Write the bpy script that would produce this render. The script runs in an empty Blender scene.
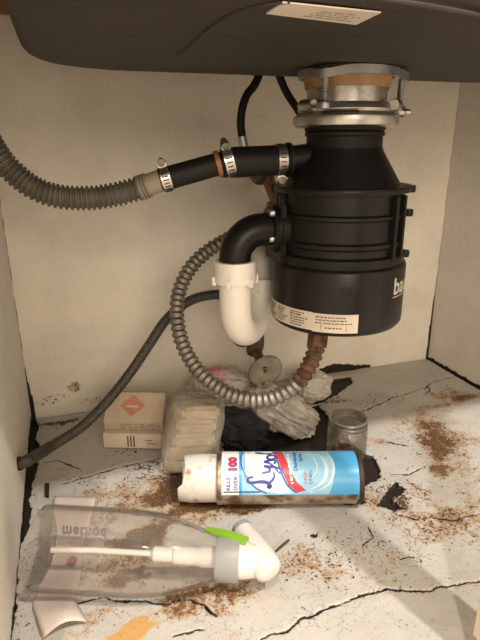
import bpy, bmesh, math, random
import numpy as np
from mathutils import Vector, Matrix, noise as mnoise

random.seed(4)
rng = np.random.default_rng(7)
scene = bpy.context.scene
COL = scene.collection

# ------------------------------------------------------------------ camera
FPX = 523.0
PITCH, YAW, ROLL = (math.radians(a) for a in (18.7, 18.2, -0.34))
CAM = np.array([.092, -.874, .446])
_cp, _sp, _cy, _sy = math.cos(PITCH), math.sin(PITCH), math.cos(YAW), math.sin(YAW)
FW = np.array([_sy * _cp, _cy * _cp, -_sp])
RT = np.array([_cy, -_sy, 0.0])
UP = np.cross(RT, FW)
RT, UP = RT * math.cos(ROLL) + UP * math.sin(ROLL), -RT * math.sin(ROLL) + UP * math.cos(ROLL)
cam_d = bpy.data.cameras.new('camera')
cam = bpy.data.objects.new('camera', cam_d)
COL.objects.link(cam)
cam_d.sensor_fit = 'VERTICAL'
cam_d.sensor_height = 24.0
cam_d.lens = FPX / 640 * 24.0
cam_d.clip_start = .02
m = Matrix.Identity(4)
for i in range(3):
    m[i][0], m[i][1], m[i][2], m[i][3] = RT[i], UP[i], -FW[i], CAM[i]
cam.matrix_world = m
scene.camera = cam

# ------------------------------------------------------------------ light
world = bpy.data.worlds.new('room_ambient')
scene.world = world
world.use_nodes = True
bg = world.node_tree.nodes['Background']
bg.inputs[0].default_value = (1.0, .78, .55, 1)     # warm lamp-lit kitchen around the cabinet
bg.inputs[1].default_value = 1.35

def ceiling_lamp(name, loc, power, radius, target=(.4, -.35, 0)):
    d = bpy.data.lights.new(name, 'AREA')
    d.shape = 'DISK'
    d.size = radius * 2
    d.energy = power
    d.color = (1.0, .93, .84)
    o = bpy.data.objects.new(name, d)
    COL.objects.link(o)
    o.location = loc
    o.rotation_euler = (Vector(target) - Vector(loc)).to_track_quat('-Z', 'Y').to_euler()
    return o
ceiling_lamp('ceiling_downlight', (.70, -1.70, 2.25), 44, .045)
ceiling_lamp('ceiling_downlight', (-.22, -1.72, 2.25), 26, .045)
# added soft fill light across the room, brightens the back wall; no window
wd = bpy.data.lights.new('front_fill_light', 'AREA')
wd.shape = 'RECTANGLE'; wd.size = 1.5; wd.size_y = 1.0; wd.energy = 35; wd.color = (1.0, .85, .68)
wo = bpy.data.objects.new('front_fill_light', wd); COL.objects.link(wo)
wo.location = (.0, -3.2, 1.25)
wo.rotation_euler = (math.radians(90), 0, 0)      # faces the cabinet

scene.view_settings.view_transform = 'Standard'
scene.view_settings.look = 'None'
scene.view_settings.gamma = 1
scene.view_settings.use_curve_mapping = False
scene.view_settings.exposure = 0.10
scene.cycles.caustics_reflective = False
scene.cycles.caustics_refractive = False

# ------------------------------------------------------------------ pixel rays -> points on real surfaces
def ray(u, v): return FW + RT * (u - 240) / FPX + UP * (320 - v) / FPX
def pz(u, v, z=0.0):
    d = ray(u, v); return CAM + d * (z - CAM[2]) / d[2]
def py(u, v, y):
    d = ray(u, v); return CAM + d * (y - CAM[1]) / d[1]
def pxx(u, v, x):
    d = ray(u, v); return CAM + d * (x - CAM[0]) / d[0]
def pdist(u, v, dist): return CAM + ray(u, v) * dist

# ------------------------------------------------------------------ materials
def new_mat(name):
    mt = bpy.data.materials.new(name)
    mt.use_nodes = True
    nt = mt.node_tree
    return mt, nt, nt.nodes['Principled BSDF']

def N(nt, t, **kw):
    n = nt.nodes.new(t)
    for k, v in kw.items():
        setattr(n, k, v)
    return n

def mat(name, col, rough=.5, metal=0.0, var=.12, scale=30, bump=0.0, bscale=200, second=None, thr=(.45, .6), spec=.5, **extra):
    mt, nt, b = new_mat(name)
    L = nt.links.new
    tc = N(nt, 'ShaderNodeTexCoord')
    nz = N(nt, 'ShaderNodeTexNoise')
    nz.inputs['Scale'].default_value = scale
    nz.inputs['Detail'].default_value = 6
    L(tc.outputs['Object'], nz.inputs['Vector'])
    rp = N(nt, 'ShaderNodeValToRGB')
    c2 = second or tuple(max(0, c * (1 - var)) for c in col)
    rp.color_ramp.elements[0].position = thr[0] if second else .3
    rp.color_ramp.elements[1].position = thr[1] if second else .7
    rp.color_ramp.elements[0].color = (*col, 1)
    rp.color_ramp.elements[1].color = (*c2, 1)
    L(nz.outputs['Fac'], rp.inputs[0])
    L(rp.outputs[0], b.inputs['Base Color'])
    b.inputs['Roughness'].default_value = rough
    b.inputs['Metallic'].default_value = metal
    b.inputs['Specular IOR Level'].default_value = spec
    if bump:
        n2 = N(nt, 'ShaderNodeTexNoise')
        n2.inputs['Scale'].default_value = bscale
        n2.inputs['Detail'].default_value = 4
        L(tc.outputs['Object'], n2.inputs['Vector'])
        bp = N(nt, 'ShaderNodeBump')
        bp.inputs['Strength'].default_value = bump
        bp.inputs['Distance'].default_value = .002
        L(n2.outputs['Fac'], bp.inputs['Height'])
        L(bp.outputs[0], b.inputs['Normal'])
    for k, v in extra.items():
        b.inputs[k.replace('_', ' ')].default_value = v
    return mt

def clear_mat(name, tint, haze=.06, rough=.06, hazecol=(.8, .78, .74), edge=.5):
    """thin clear plastic / glass: tinted see-through with a fresnel gloss and slight milky haze"""
    mt = bpy.data.materials.new(name)
    mt.use_nodes = True
    nt = mt.node_tree
    nt.nodes.clear()
    L = nt.links.new
    out = N(nt, 'ShaderNodeOutputMaterial')
    tr = N(nt, 'ShaderNodeBsdfTransparent'); tr.inputs[0].default_value = (*tint, 1)
    gl = N(nt, 'ShaderNodeBsdfGlossy'); gl.inputs['Roughness'].default_value = rough
    df = N(nt, 'ShaderNodeBsdfDiffuse'); df.inputs[0].default_value = (*hazecol, 1)
    lw = N(nt, 'ShaderNodeLayerWeight'); lw.inputs[0].default_value = edge
    nz = N(nt, 'ShaderNodeTexNoise'); nz.inputs['Scale'].default_value = 40; nz.inputs['Detail'].default_value = 5
    tc = N(nt, 'ShaderNodeTexCoord')
    L(tc.outputs['Object'], nz.inputs['Vector'])
    mr = N(nt, 'ShaderNodeMapRange')
    mr.inputs['From Min'].default_value = .35; mr.inputs['From Max'].default_value = .75
    lo = .5 if haze < .2 else .85; mr.inputs['To Min'].default_value = haze * lo; mr.inputs['To Max'].default_value = haze * (1.8 if haze < .2 else 1.15)
    L(nz.outputs['Fac'], mr.inputs['Value'])
    m1 = N(nt, 'ShaderNodeMixShader'); m2 = N(nt, 'ShaderNodeMixShader')
    L(mr.outputs[0], m1.inputs[0]); L(tr.outputs[0], m1.inputs[1]); L(df.outputs[0], m1.inputs[2])
    mm = N(nt, 'ShaderNodeMath', operation='MULTIPLY'); mm.inputs[1].default_value = .6
    L(lw.outputs['Fresnel'], mm.inputs[0])
    L(mm.outputs[0], m2.inputs[0]); L(m1.outputs[0], m2.inputs[1]); L(gl.outputs[0], m2.inputs[2])
    L(m2.outputs[0], out.inputs[0])
    return mt

def panel_mat(name, base, stained=True, rough=.55):
    """white painted board; the mesh attributes rust / mold / hole / yellow say where its stains, rot and one painted shadow are"""
    mt, nt, b = new_mat(name)
    L = nt.links.new
    tc = N(nt, 'ShaderNodeTexCoord')
    def nz(scale, detail=6, rough_=.6, dist=0):
        n = N(nt, 'ShaderNodeTexNoise')
        n.inputs['Scale'].default_value = scale; n.inputs['Detail'].default_value = detail
        n.inputs['Roughness'].default_value = rough_; n.inputs['Distortion'].default_value = dist
        L(tc.outputs['Object'], n.inputs['Vector'])
        return n.outputs['Fac']
    def attr(a):
        n = N(nt, 'ShaderNodeAttribute'); n.attribute_name = a
        return n.outputs['Fac']
    def math_(op, x, y):
        n = N(nt, 'ShaderNodeMath', operation=op)
        for i, q in enumerate((x, y)):
            if isinstance(q, (int, float)): n.inputs[i].default_value = q
            else: L(q, n.inputs[i])
        return n.outputs[0]
    def step(x, lo, hi):
        n = N(nt, 'ShaderNodeMapRange', interpolation_type='SMOOTHSTEP')
        n.inputs['From Min'].default_value = lo; n.inputs['From Max'].default_value = hi
        L(x, n.inputs['Value']); return n.outputs[0]
    def mix(f, a, c):
        n = N(nt, 'ShaderNodeMix', data_type='RGBA')
        L(f, n.inputs['Factor'])
        for i, q in ((6, a), (7, c)):
            if isinstance(q, tuple): n.inputs[i].default_value = (*q, 1)
            else: L(q, n.inputs[i])
        return n.outputs[2]
    c = mix(step(nz(9, 5), .35, .7), base, tuple(k * .88 for k in base))
    if stained:
        c = mix(math_('MULTIPLY', step(nz(26, 7, .65), .50, .70), .40 if name.startswith('water') else .12), c, (.50, .39, .27))
        if name.startswith('water'):
            c = mix(math_('MULTIPLY', step(nz(130, 5, .7), .60, .70), .55), c, (.36, .24, .14))
            c = mix(math_('MULTIPLY', step(nz(300, 3, .6), .66, .72), .7), c, (.13, .08, .05))
        ye = step(math_('ADD', attr('yellow'), math_('MULTIPLY', nz(60), .7)), .75, 1.0)
        c = mix(math_('MULTIPLY', ye, .85), c, (.55, .30, .055))
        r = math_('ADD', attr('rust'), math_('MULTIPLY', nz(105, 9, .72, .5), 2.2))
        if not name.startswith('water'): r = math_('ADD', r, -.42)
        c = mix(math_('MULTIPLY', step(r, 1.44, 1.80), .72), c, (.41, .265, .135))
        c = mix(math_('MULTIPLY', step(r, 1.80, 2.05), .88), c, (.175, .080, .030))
        if name.startswith('water'):      # hairline crazing of the old paint
            vo = N(nt, 'ShaderNodeTexVoronoi', feature='DISTANCE_TO_EDGE')
            vo.inputs['Scale'].default_value = 22
            wn = N(nt, 'ShaderNodeTexNoise'); wn.inputs['Scale'].default_value = 35; wn.inputs['Detail'].default_value = 4
            L(tc.outputs['Object'], wn.inputs['Vector'])
            vm = N(nt, 'ShaderNodeVectorMath', operation='MULTIPLY_ADD')
            L(wn.outputs['Color'], vm.inputs[0]); vm.inputs[1].default_value = (.05, .05, .05); L(tc.outputs['Object'], vm.inputs[2])
            L(vm.outputs[0], vo.inputs['Vector'])
            ln = N(nt, 'ShaderNodeMath', operation='LESS_THAN'); L(vo.outputs['Distance'], ln.inputs[0]); ln.inputs[1].default_value = .012
            c = mix(math_('MULTIPLY', math_('MULTIPLY', ln.outputs[0], step(nz(12, 3), .50, .58)), .35), c, (.16, .11, .07))
        gr = math_('ADD', math_('MULTIPLY', attr('rust'), .16), nz(330, 3, .65))
        if name.startswith('water'): c = mix(math_('MULTIPLY', step(gr, .66, .72), .85), c, (.07, .04, .022))
        mo = math_('ADD', math_('MULTIPLY', attr('mold'), .42), nz(260, 4, .6))
        c = mix(step(mo, .74, .80), c, (.07, .045, .03))
    ho = step(attr('hole'), .10, .40)
    c = mix(ho, c, (.02, .014, .010))
    L(c, b.inputs['Base Color'])
    b.inputs['Roughness'].default_value = rough
    b.inputs['Specular IOR Level'].default_value = .35
    bp = N(nt, 'ShaderNodeBump'); bp.inputs['Strength'].default_value = .35; bp.inputs['Distance'].default_value = .002
    L(math_('ADD', nz(120, 6), math_('MULTIPLY', nz(18), 1.5)), bp.inputs['Height'])
    L(bp.outputs[0], b.inputs['Normal'])
    return mt

M = {}
M['panel'] = panel_mat('water_stained_white_board', (.51, .495, .465), rough=.6)
M['back'] = panel_mat('white_painted_back', (.82, .775, .68))
M['wall'] = panel_mat('white_painted_side', (.74, .71, .66))
M['wood'] = mat('raw_brown_wood', (.36, .19, .08), .7, var=.4, scale=18)
M['stile'] = mat('painted_face_frame', (.66, .54, .44), .5, var=.05)
M['sink'] = mat('dark_sink_undercoat', (.036, .026, .019), .7, var=.35, scale=14, bump=.25, bscale=90)
M['sticker'] = mat('cream_paper_sticker', (.62, .55, .46), .6, var=.08)
M['print'] = mat('faded_print', (.14, .11, .09), .7)
M['print_blue'] = mat('faded_blue_print', (.22, .30, .40), .7)
M['black'] = mat('black_plastic', (.009, .0085, .008), .36, var=.25, scale=40, bump=.05, spec=.25)
M['black_gloss'] = mat('black_painted_steel', (.010, .0092, .0085), .32, var=.2, scale=25, spec=.28)
M['rubber'] = mat('black_rubber', (.009, .0085, .008), .55, var=.2, spec=.25)
M['chrome'] = mat('dull_cast_metal', (.62, .60, .57), .33, 1.0, var=.35, scale=40, bump=.2, bscale=150)
M['zinc'] = mat('galvanized_steel', (.50, .52, .54), .42, 1.0, var=.25, scale=60)
M['steel'] = mat('stainless_band', (.62, .58, .54), .3, 1.0, var=.2)
M['gasket'] = mat('orange_fibre_gasket', (.42, .235, .10), .5, var=.45, scale=35)
M['pvc'] = mat('white_pvc', (.80, .77, .72), .38, var=.06, scale=12)
M['pvc_grey'] = mat('grey_white_pipe', (.58, .55, .51), .45, var=.1)
M['hose'] = mat('grey_ribbed_plastic', (.105, .094, .074), .5, var=.3, scale=25)
M['hose_end'] = mat('pale_hose_end', (.30, .265, .205), .5, var=.2)
M['braid'] = mat('grey_braided_sleeve', (.085, .077, .066), .5, .3, var=.4, scale=300, bump=.5, bscale=500)
M['conduit'] = mat('dull_steel_conduit', (.34, .31, .27), .5, .85, var=.35, scale=60)
M['rust'] = mat('rusted_steel', (.14, .065, .03), .75, .2, scale=90, second=(.05, .028, .018), thr=(.4, .6), bump=.5)
M['valve'] = mat('tarnished_chrome', (.26, .235, .19), .55, .75, var=.35, scale=70)
M['valve_dark'] = mat('grimy_brass', (.16, .12, .08), .6, .6, var=.5, scale=80)
M['copper'] = mat('brown_pipe', (.33, .14, .06), .55, .3, var=.3)
M['card'] = mat('tan_cardboard', (.60, .49, .37), .8, var=.2, scale=35, bump=.2)
M['card_light'] = mat('pale_cardboard', (.70, .60, .48), .8, var=.18, scale=35)
M['red_print'] = mat('faded_red_print', (.60, .26, .18), .7, var=.25, scale=90)
M['pack'] = mat('off_white_pads', (.66, .57, .45), .7, var=.25, scale=22, bump=.3, bscale=40)
M['cloth'] = mat('black_cloth', (.020, .021, .026), .8, var=.5, scale=160, bump=.8, bscale=420)
M['glass'] = clear_mat('dusty_clear_glass', (.90, .88, .84), .012, .05, edge=.45)
M['clear'] = clear_mat('clear_bottle_plastic', (.95, .94, .93), .03, .10, edge=.12)
M['glass_rim'] = clear_mat('thick_glass_rim', (.80, .78, .74), .10, .08, edge=.6)
M['wrap'] = clear_mat('cloudy_plastic_film', (.90, .86, .80), .30, .25, (.70, .63, .54), .3)
M['collar'] = mat('grey_plastic', (.27, .28, .27), .45, var=.08)
M['white_plastic'] = mat('white_plastic', (.68, .645, .61), .35, var=.04)
M['green'] = mat('lime_green_plastic', (.23, .44, .04), .4, var=.08)
M['tube'] = mat('milky_plastic_tube', (.70, .68, .65), .35, var=.05)
M['pink'] = mat('plum_dot', (.36, .11, .15), .6)
M['letter_grey'] = mat('grey_lettering', (.28, .26, .26), .6)
M['paper'] = mat('pinkish_white_paper', (.62, .54, .49), .7, var=.1, scale=20)
M['can_steel'] = mat('grimy_tin', (.42, .36, .28), .4, .7, scale=50, second=(.16, .09, .05), thr=(.45, .62))
M['rim'] = mat('rusty_can_rim', (.05, .035, .025), .6, .3, var=.4, scale=80)
M['can_cap'] = mat('dirty_white_cap', (.67, .65, .62), .4, scale=55, second=(.40, .24, .12), thr=(.57, .68))
M['lab_white'] = mat('label_white', (.80, .80, .80), .35, scale=70, second=(.45, .36, .27), thr=(.66, .72))
M['lab_pale'] = mat('label_pale_blue', (.26, .56, .80), .33, scale=60, second=(.42, .66, .82), thr=(.48, .68))
M['lab_blue'] = mat('label_sky_blue', (.07, .36, .68), .33, scale=70, second=(.16, .20, .20), thr=(.68, .72))
M['lab_navy'] = mat('label_navy', (.035, .06, .30), .4)
M['lab_red'] = mat('label_red', (.62, .05, .06), .4)
M['lab_ring'] = mat('label_pale_ring', (.62, .78, .88), .35)
M['dirt'] = mat('black_grime', (.022, .016, .012), .9, var=.4, scale=120)
M['twig'] = mat('dark_twig', (.06, .035, .02), .8)

def bag_mat(name, ink):
    mt, nt, b = new_mat(name)
    L = nt.links.new
    tc = N(nt, 'ShaderNodeTexCoord')
    at = N(nt, 'ShaderNodeAttribute'); at.attribute_name = 'ink'
    nz = N(nt, 'ShaderNodeTexNoise'); nz.inputs['Scale'].default_value = 130; nz.inputs['Detail'].default_value = 2
    L(tc.outputs['Object'], nz.inputs['Vector'])
    ad = N(nt, 'ShaderNodeMath', operation='ADD'); L(at.outputs['Fac'], ad.inputs[0]); L(nz.outputs['Fac'], ad.inputs[1])
    rp = N(nt, 'ShaderNodeValToRGB')
    rp.color_ramp.elements[0].position = .0; rp.color_ramp.elements[1].position = 1.0
    mr = N(nt, 'ShaderNodeMapRange'); mr.inputs['From Min'].default_value = 1.0; mr.inputs['From Max'].default_value = 1.2
    L(ad.outputs[0], mr.inputs['Value']); L(mr.outputs[0], rp.inputs[0])
    rp.color_ramp.elements[0].color = (.56, .53, .48, 1); rp.color_ramp.elements[1].color = (*ink, 1)
    L(rp.outputs[0], b.inputs['Base Color'])
    b.inputs['Roughness'].default_value = .38
    b.inputs['Subsurface Weight'].default_value = 0
    return mt
M['bag_pink'] = bag_mat('white_bag_pink_print', (.62, .22, .25))
M['bag_green'] = bag_mat('white_bag_green_print', (.10, .38, .24))

# ------------------------------------------------------------------ mesh helpers
def V(p): return Vector((float(p[0]), float(p[1]), float(p[2])))

def finish(name, verts, faces, material, parent=None, smooth=True, angle=40):
    me = bpy.data.meshes.new(name)
    me.from_pydata([tuple(map(float, v)) for v in verts], [], faces)
    bm = bmesh.new(); bm.from_mesh(me)
    bmesh.ops.recalc_face_normals(bm, faces=bm.faces)
    bm.to_mesh(me); bm.free()
    return link(name, me, material, parent, smooth, angle)

def link(name, me, material, parent=None, smooth=True, angle=40):
    me.materials.append(M[material])
    if smooth:
        me.polygons.foreach_set('use_smooth', [True] * len(me.polygons))
        me.set_sharp_from_angle(angle=math.radians(angle))
    o = bpy.data.objects.new(name, me)
    COL.objects.link(o)
    if parent is not None:
        o.parent = parent
        o.matrix_parent_inverse = Matrix.Translation(-parent.location) if parent.type == 'EMPTY' else Matrix.Identity(4)
    return o

class MB:
    def __init__(s): s.v = []; s.f = []
    def add(s, vs, fs):
        k = len(s.v); s.v += [tuple(map(float, q)) for q in vs]; s.f += [tuple(i + k for i in f) for f in fs]; return s
    def box(s, c, sx, sy, sz, ax=None):
        ax = ax or (Vector((1, 0, 0)), Vector((0, 1, 0)), Vector((0, 0, 1)))
        c = V(c)
        vs = [c + ax[0] * (i * sx / 2) + ax[1] * (j * sy / 2) + ax[2] * (k * sz / 2) for i in (-1, 1) for j in (-1, 1) for k in (-1, 1)]
        return s.add(vs, [(0, 1, 3, 2), (4, 6, 7, 5), (0, 4, 5, 1), (2, 3, 7, 6), (0, 2, 6, 4), (1, 5, 7, 3)])
    def bar(s, a, b, w, h, up=(0, 0, 1)):
        a, b = V(a), V(b); d = (b - a); L = d.length; d = d.normalized()
        x = d.cross(V(up)).normalized(); z = x.cross(d)
        return s.box((a + b) / 2, w, L, h, (x, d, z))
    def lathe(s, prof, origin=(0, 0, 0), axis=(0, 0, 1), seg=40, a0=0, a1=2 * math.pi, close=False):
        """prof: list of (radius, height along axis)"""
        d = V(axis).normalized(); u, w = frame(d); o = V(origin)
        full = abs(a1 - a0 - 2 * math.pi) < 1e-6
        n = seg if full else seg + 1
        vs = []; fs = []
        for r, h in prof:
            for i in range(n):
                t = a0 + (a1 - a0) * i / seg
                vs.append(o + d * h + (u * math.cos(t) + w * math.sin(t)) * max(r, 1e-5))
        P = len(prof)
        for j in range(P - 1 + (1 if close else 0)):
            j2 = (j + 1) % P
            for i in range(seg):
                i2 = (i + 1) % n if full else i + 1
                fs.append((j * n + i, j * n + i2, j2 * n + i2, j2 * n + i))
        return s.add(vs, fs)
    def tube(s, pts, rad, seg=14, cap=True):
        pts = [V(p) for p in pts]; n = len(pts)
        rads = rad if hasattr(rad, '__len__') else [rad] * n
        tans = []
        for i in range(n):
            tans.append((pts[min(i + 1, n - 1)] - pts[max(i - 1, 0)]).normalized())
        u, w = frame(tans[0])
        vs = []; fs = []
        for i in range(n):
            if i:
                q = tans[i - 1].rotation_difference(tans[i]); u = q @ u; w = q @ w
            for k in range(seg):
                t = 2 * math.pi * k / seg
                vs.append(pts[i] + (u * math.cos(t) + w * math.sin(t)) * rads[i])
        for i in range(n - 1):
            for k in range(seg):
                k2 = (k + 1) % seg
                fs.append((i * seg + k, i * seg + k2, (i + 1) * seg + k2, (i + 1) * seg + k))
        if cap:
            fs.append(tuple(range(seg - 1, -1, -1))); fs.append(tuple((n - 1) * seg + k for k in range(seg)))
        return s.add(vs, fs)
    def prism(s, outline, z0, z1, fn=None):
        n = len(outline)
        fn = fn or (lambda x, y, z: (x, y, z))
        vs = [fn(x, y, z0) for x, y in outline] + [fn(x, y, z1) for x, y in outline]
        fs = [tuple(range(n - 1, -1, -1)), tuple(range(n, 2 * n))] + [(i, (i + 1) % n, n + (i + 1) % n, n + i) for i in range(n)]
        return s.add(vs, fs)
    def build(s, name, material, parent=None, smooth=True, angle=40, bevel=0):
        o = finish(name, s.v, s.f, material, parent, smooth, angle)
        if bevel:
            bm = bmesh.new(); bm.from_mesh(o.data)
            ed = [e for e in bm.edges if len(e.link_faces) == 2 and e.calc_face_angle() > math.radians(35)]
            bmesh.ops.bevel(bm, geom=ed, offset=bevel, segments=2, affect='EDGES', clamp_overlap=True)
            bm.to_mesh(o.data); bm.free()
            if smooth:
                o.data.polygons.foreach_set('use_smooth', [True] * len(o.data.polygons))
                o.data.set_sharp_from_angle(angle=math.radians(angle))
        return o

def frame(d):
    d = V(d).normalized()
    a = Vector((0, 0, 1)) if abs(d.z) < .9 else Vector((1, 0, 0))
    u = a.cross(d).normalized(); w = d.cross(u).normalized()
    return u, w

def spline(pts, n=120):
    """Catmull-Rom through pts, resampled evenly to n points"""
    P = np.array([list(map(float, p)) for p in pts]); P = np.vstack([2 * P[0] - P[1], P, 2 * P[-1] - P[-2]])
    out = []
    for i in range(1, len(P) - 2):
        p0, p1, p2, p3 = P[i - 1:i + 3]
        for t in np.linspace(0, 1, 30, endpoint=False):
            out.append(.5 * (2 * p1 + (p2 - p0) * t + (2 * p0 - 5 * p1 + 4 * p2 - p3) * t * t + (3 * p1 - p0 - 3 * p2 + p3) * t ** 3))
    out.append(P[-2]); out = np.array(out)
    s = np.r_[0, np.cumsum(np.linalg.norm(np.diff(out, axis=0), axis=1))]
    q = np.linspace(0, s[-1], n)
    return np.stack([np.interp(q, s, out[:, k]) for k in range(out.shape[1])], 1), s[-1]

def arc_len(pts):
    return spline(pts, 10)[1]

def empty(name, loc):
    o = bpy.data.objects.new(name, None)
    COL.objects.link(o)
    o.location = V(loc)
    o.empty_display_size = .02
    return o

def tag(o, label, cat, group=None):
    o['label'] = label; o['category'] = cat
    if group: o['group'] = group
    return o

def struct(o, kind='structure'):
    o['kind'] = kind
    return o

def text2d(s, size, shear=0.0, bold=0.0, align='LEFT', spacing=1.0):
    cu = bpy.data.curves.new('lettering_curve', 'FONT')
    cu.body = s; cu.size = size; cu.shear = shear; cu.offset = bold; cu.align_x = align
    cu.space_character = spacing; cu.resolution_u = 3
    ob = bpy.data.objects.new('lettering_source', cu)
    COL.objects.link(ob)
    dg = bpy.context.evaluated_depsgraph_get()
    me = bpy.data.meshes.new_from_object(ob.evaluated_get(dg))
    bpy.data.objects.remove(ob); bpy.data.curves.remove(cu)
    return me

def map_mesh(name, me, fn, material, parent, cut=None):
    """bend a flat mesh (x, y) on to a surface through fn(x, y)"""
    bm = bmesh.new(); bm.from_mesh(me)
    if cut:
        xs = [v.co.x for v in bm.verts]; ys = [v.co.y for v in bm.verts]
        for lo, hi, no in ((min(xs), max(xs), (1, 0, 0)), (min(ys), max(ys), (0, 1, 0))):
            k = lo + cut
            while k < hi:
                co = (k, 0, 0) if no[0] else (0, k, 0)
                bmesh.ops.bisect_plane(bm, geom=bm.verts[:] + bm.edges[:] + bm.faces[:], plane_co=co, plane_no=no)
                k += cut
    for v in bm.verts:
        v.co = V(fn(v.co.x, v.co.y))
    bm.to_mesh(me); bm.free()
    me.materials.clear()
    return link(name, me, material, parent, True)

def flat_mesh(polys):
    me = bpy.data.meshes.new('flat')
    vs = []; fs = []
    for p in polys:
        k = len(vs); vs += [(x, y, 0) for x, y in p]; fs.append(tuple(range(k, k + len(p))))
    me.from_pydata(vs, [], fs)
    return me

def ribbon2d(pts, width, n=40):
    """brush stroke in the plane: pts (x, y), width constant or (start, mid, end)"""
    P, _ = spline([(x, y, 0) for x, y in pts], n)
    vs = []; fs = []
    for i in range(n):
        t = P[min(i + 1, n - 1)] - P[max(i - 1, 0)]
        t = t / (np.linalg.norm(t) + 1e-12)
        k = i / (n - 1)
        w = width if not hasattr(width, '__len__') else np.interp(k, [0, .5, 1], width)
        nx, ny = -t[1], t[0]
        vs += [(P[i][0] + nx * w / 2, P[i][1] + ny * w / 2, 0), (P[i][0] - nx * w / 2, P[i][1] - ny * w / 2, 0)]
        if i: fs.append((2 * i - 2, 2 * i - 1, 2 * i + 1, 2 * i))
    return vs, fs

def strokes_mesh(strokes):
    vs = []; fs = []
    for pts, w in strokes:
        a, b = ribbon2d(pts, w); k = len(vs); vs += a; fs += [tuple(i + k for i in q) for q in b]
    me = bpy.data.meshes.new('strokes'); me.from_pydata(vs, [], fs)
    return me

def word_marks(x0, x1, y, h, seed):
    """a row of tiny illegible word blocks"""
    r = random.Random(seed); out = []; x = x0
    while x < x1 - h:
        w = min(h * r.uniform(.8, 3.2), x1 - x)
        out.append([(x, y), (x + w, y), (x + w, y + h), (x, y + h)]); x += w + h * .7
    return out

# vectorised value noise
_T = np.random.default_rng(11).random((256, 256))
def vnoise(x, y):
    xi = np.floor(x).astype(int); yi = np.floor(y).astype(int)
    fx = x - xi; fy = y - yi
    fx = fx * fx * (3 - 2 * fx); fy = fy * fy * (3 - 2 * fy)
    g = lambda a, b: _T[a & 255, b & 255]
    return (g(xi, yi) * (1 - fx) + g(xi + 1, yi) * fx) * (1 - fy) + (g(xi, yi + 1) * (1 - fx) + g(xi + 1, yi + 1) * fx) * fy
def fbm(x, y, f0, oct=4):
    s = 0; a = .5; f = f0
    for k in range(oct):
        s = s + a * (vnoise(x * f + 17 * k, y * f + 31 * k) - .5); a *= .55; f *= 2.1
    return s
def dist_poly(X, Y, pts):
    """distance to a polyline, parameter 0..1 along it, and signed side"""
    best = np.full(X.shape, 9.0); par = np.zeros(X.shape); side = np.zeros(X.shape)
    n = len(pts) - 1
    for i in range(n):
        a = np.asarray(pts[i][:2]); b = np.asarray(pts[i + 1][:2]); d = b - a; L2 = d @ d + 1e-12
        t = np.clip(((X - a[0]) * d[0] + (Y - a[1]) * d[1]) / L2, 0, 1)
        q = np.hypot(X - a[0] - t * d[0], Y - a[1] - t * d[1])
        mk = q < best
        best = np.where(mk, q, best); par = np.where(mk, (i + t) / n, par)
        side = np.where(mk, np.sign(d[0] * (Y - a[1]) - d[1] * (X - a[0])), side)
    return best, par, side
def inside_poly(X, Y, pts):
    r = np.zeros(X.shape, bool); n = len(pts)
    for i in range(n):
        x1, y1 = pts[i][:2]; x2, y2 = pts[(i + 1) % n][:2]
        c = ((y1 > Y) != (y2 > Y)) & (X < (x2 - x1) * (Y - y1) / (y2 - y1 + 1e-12) + x1)
        r ^= c
    return r
def sd_poly(X, Y, pts):
    d, _, _ = dist_poly(X, Y, list(pts) + [pts[0]])
    return np.where(inside_poly(X, Y, pts), -d, d)
def sstep(x, a, b):
    t = np.clip((x - a) / (b - a), 0, 1); return t * t * (3 - 2 * t)

def set_attr(me, name, arr):
    a = me.attributes.new(name, 'FLOAT', 'POINT')
    a.data.foreach_set('value', np.ascontiguousarray(arr, dtype=np.float32).ravel())

def sheet(name, nx, ny, fn, material, thick, ndir):
    """grid sheet with a real back and edges; fn(i,j arrays)->(n,3) points"""
    S, T = np.meshgrid(np.linspace(0, 1, nx), np.linspace(0, 1, ny), indexing='ij')
    P = fn(S, T).reshape(-1, 3)
    idx = np.arange(nx * ny).reshape(nx, ny)
    q = np.stack([idx[:-1, :-1], idx[1:, :-1], idx[1:, 1:], idx[:-1, 1:]], -1).reshape(-1, 4)
    loop = np.r_[idx[:, 0], idx[-1, 1:], idx[-2::-1, -1], idx[0, -2:0:-1]]
    nb = len(loop); base = len(P)
    back = P[loop] + np.asarray(ndir) * thick
    skirt = [(int(loop[k]), base + k, base + (k + 1) % nb, int(loop[(k + 1) % nb])) for k in range(nb)]
    me = bpy.data.meshes.new(name)
    me.from_pydata(np.vstack([P, back]).tolist(), [], q.tolist() + skirt + [tuple(range(base + nb - 1, base - 1, -1))])
    return me, S, T, P, nb

# ================================================================== THE CABINET SHELL
W, D, H = .81, .60, .645

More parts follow.
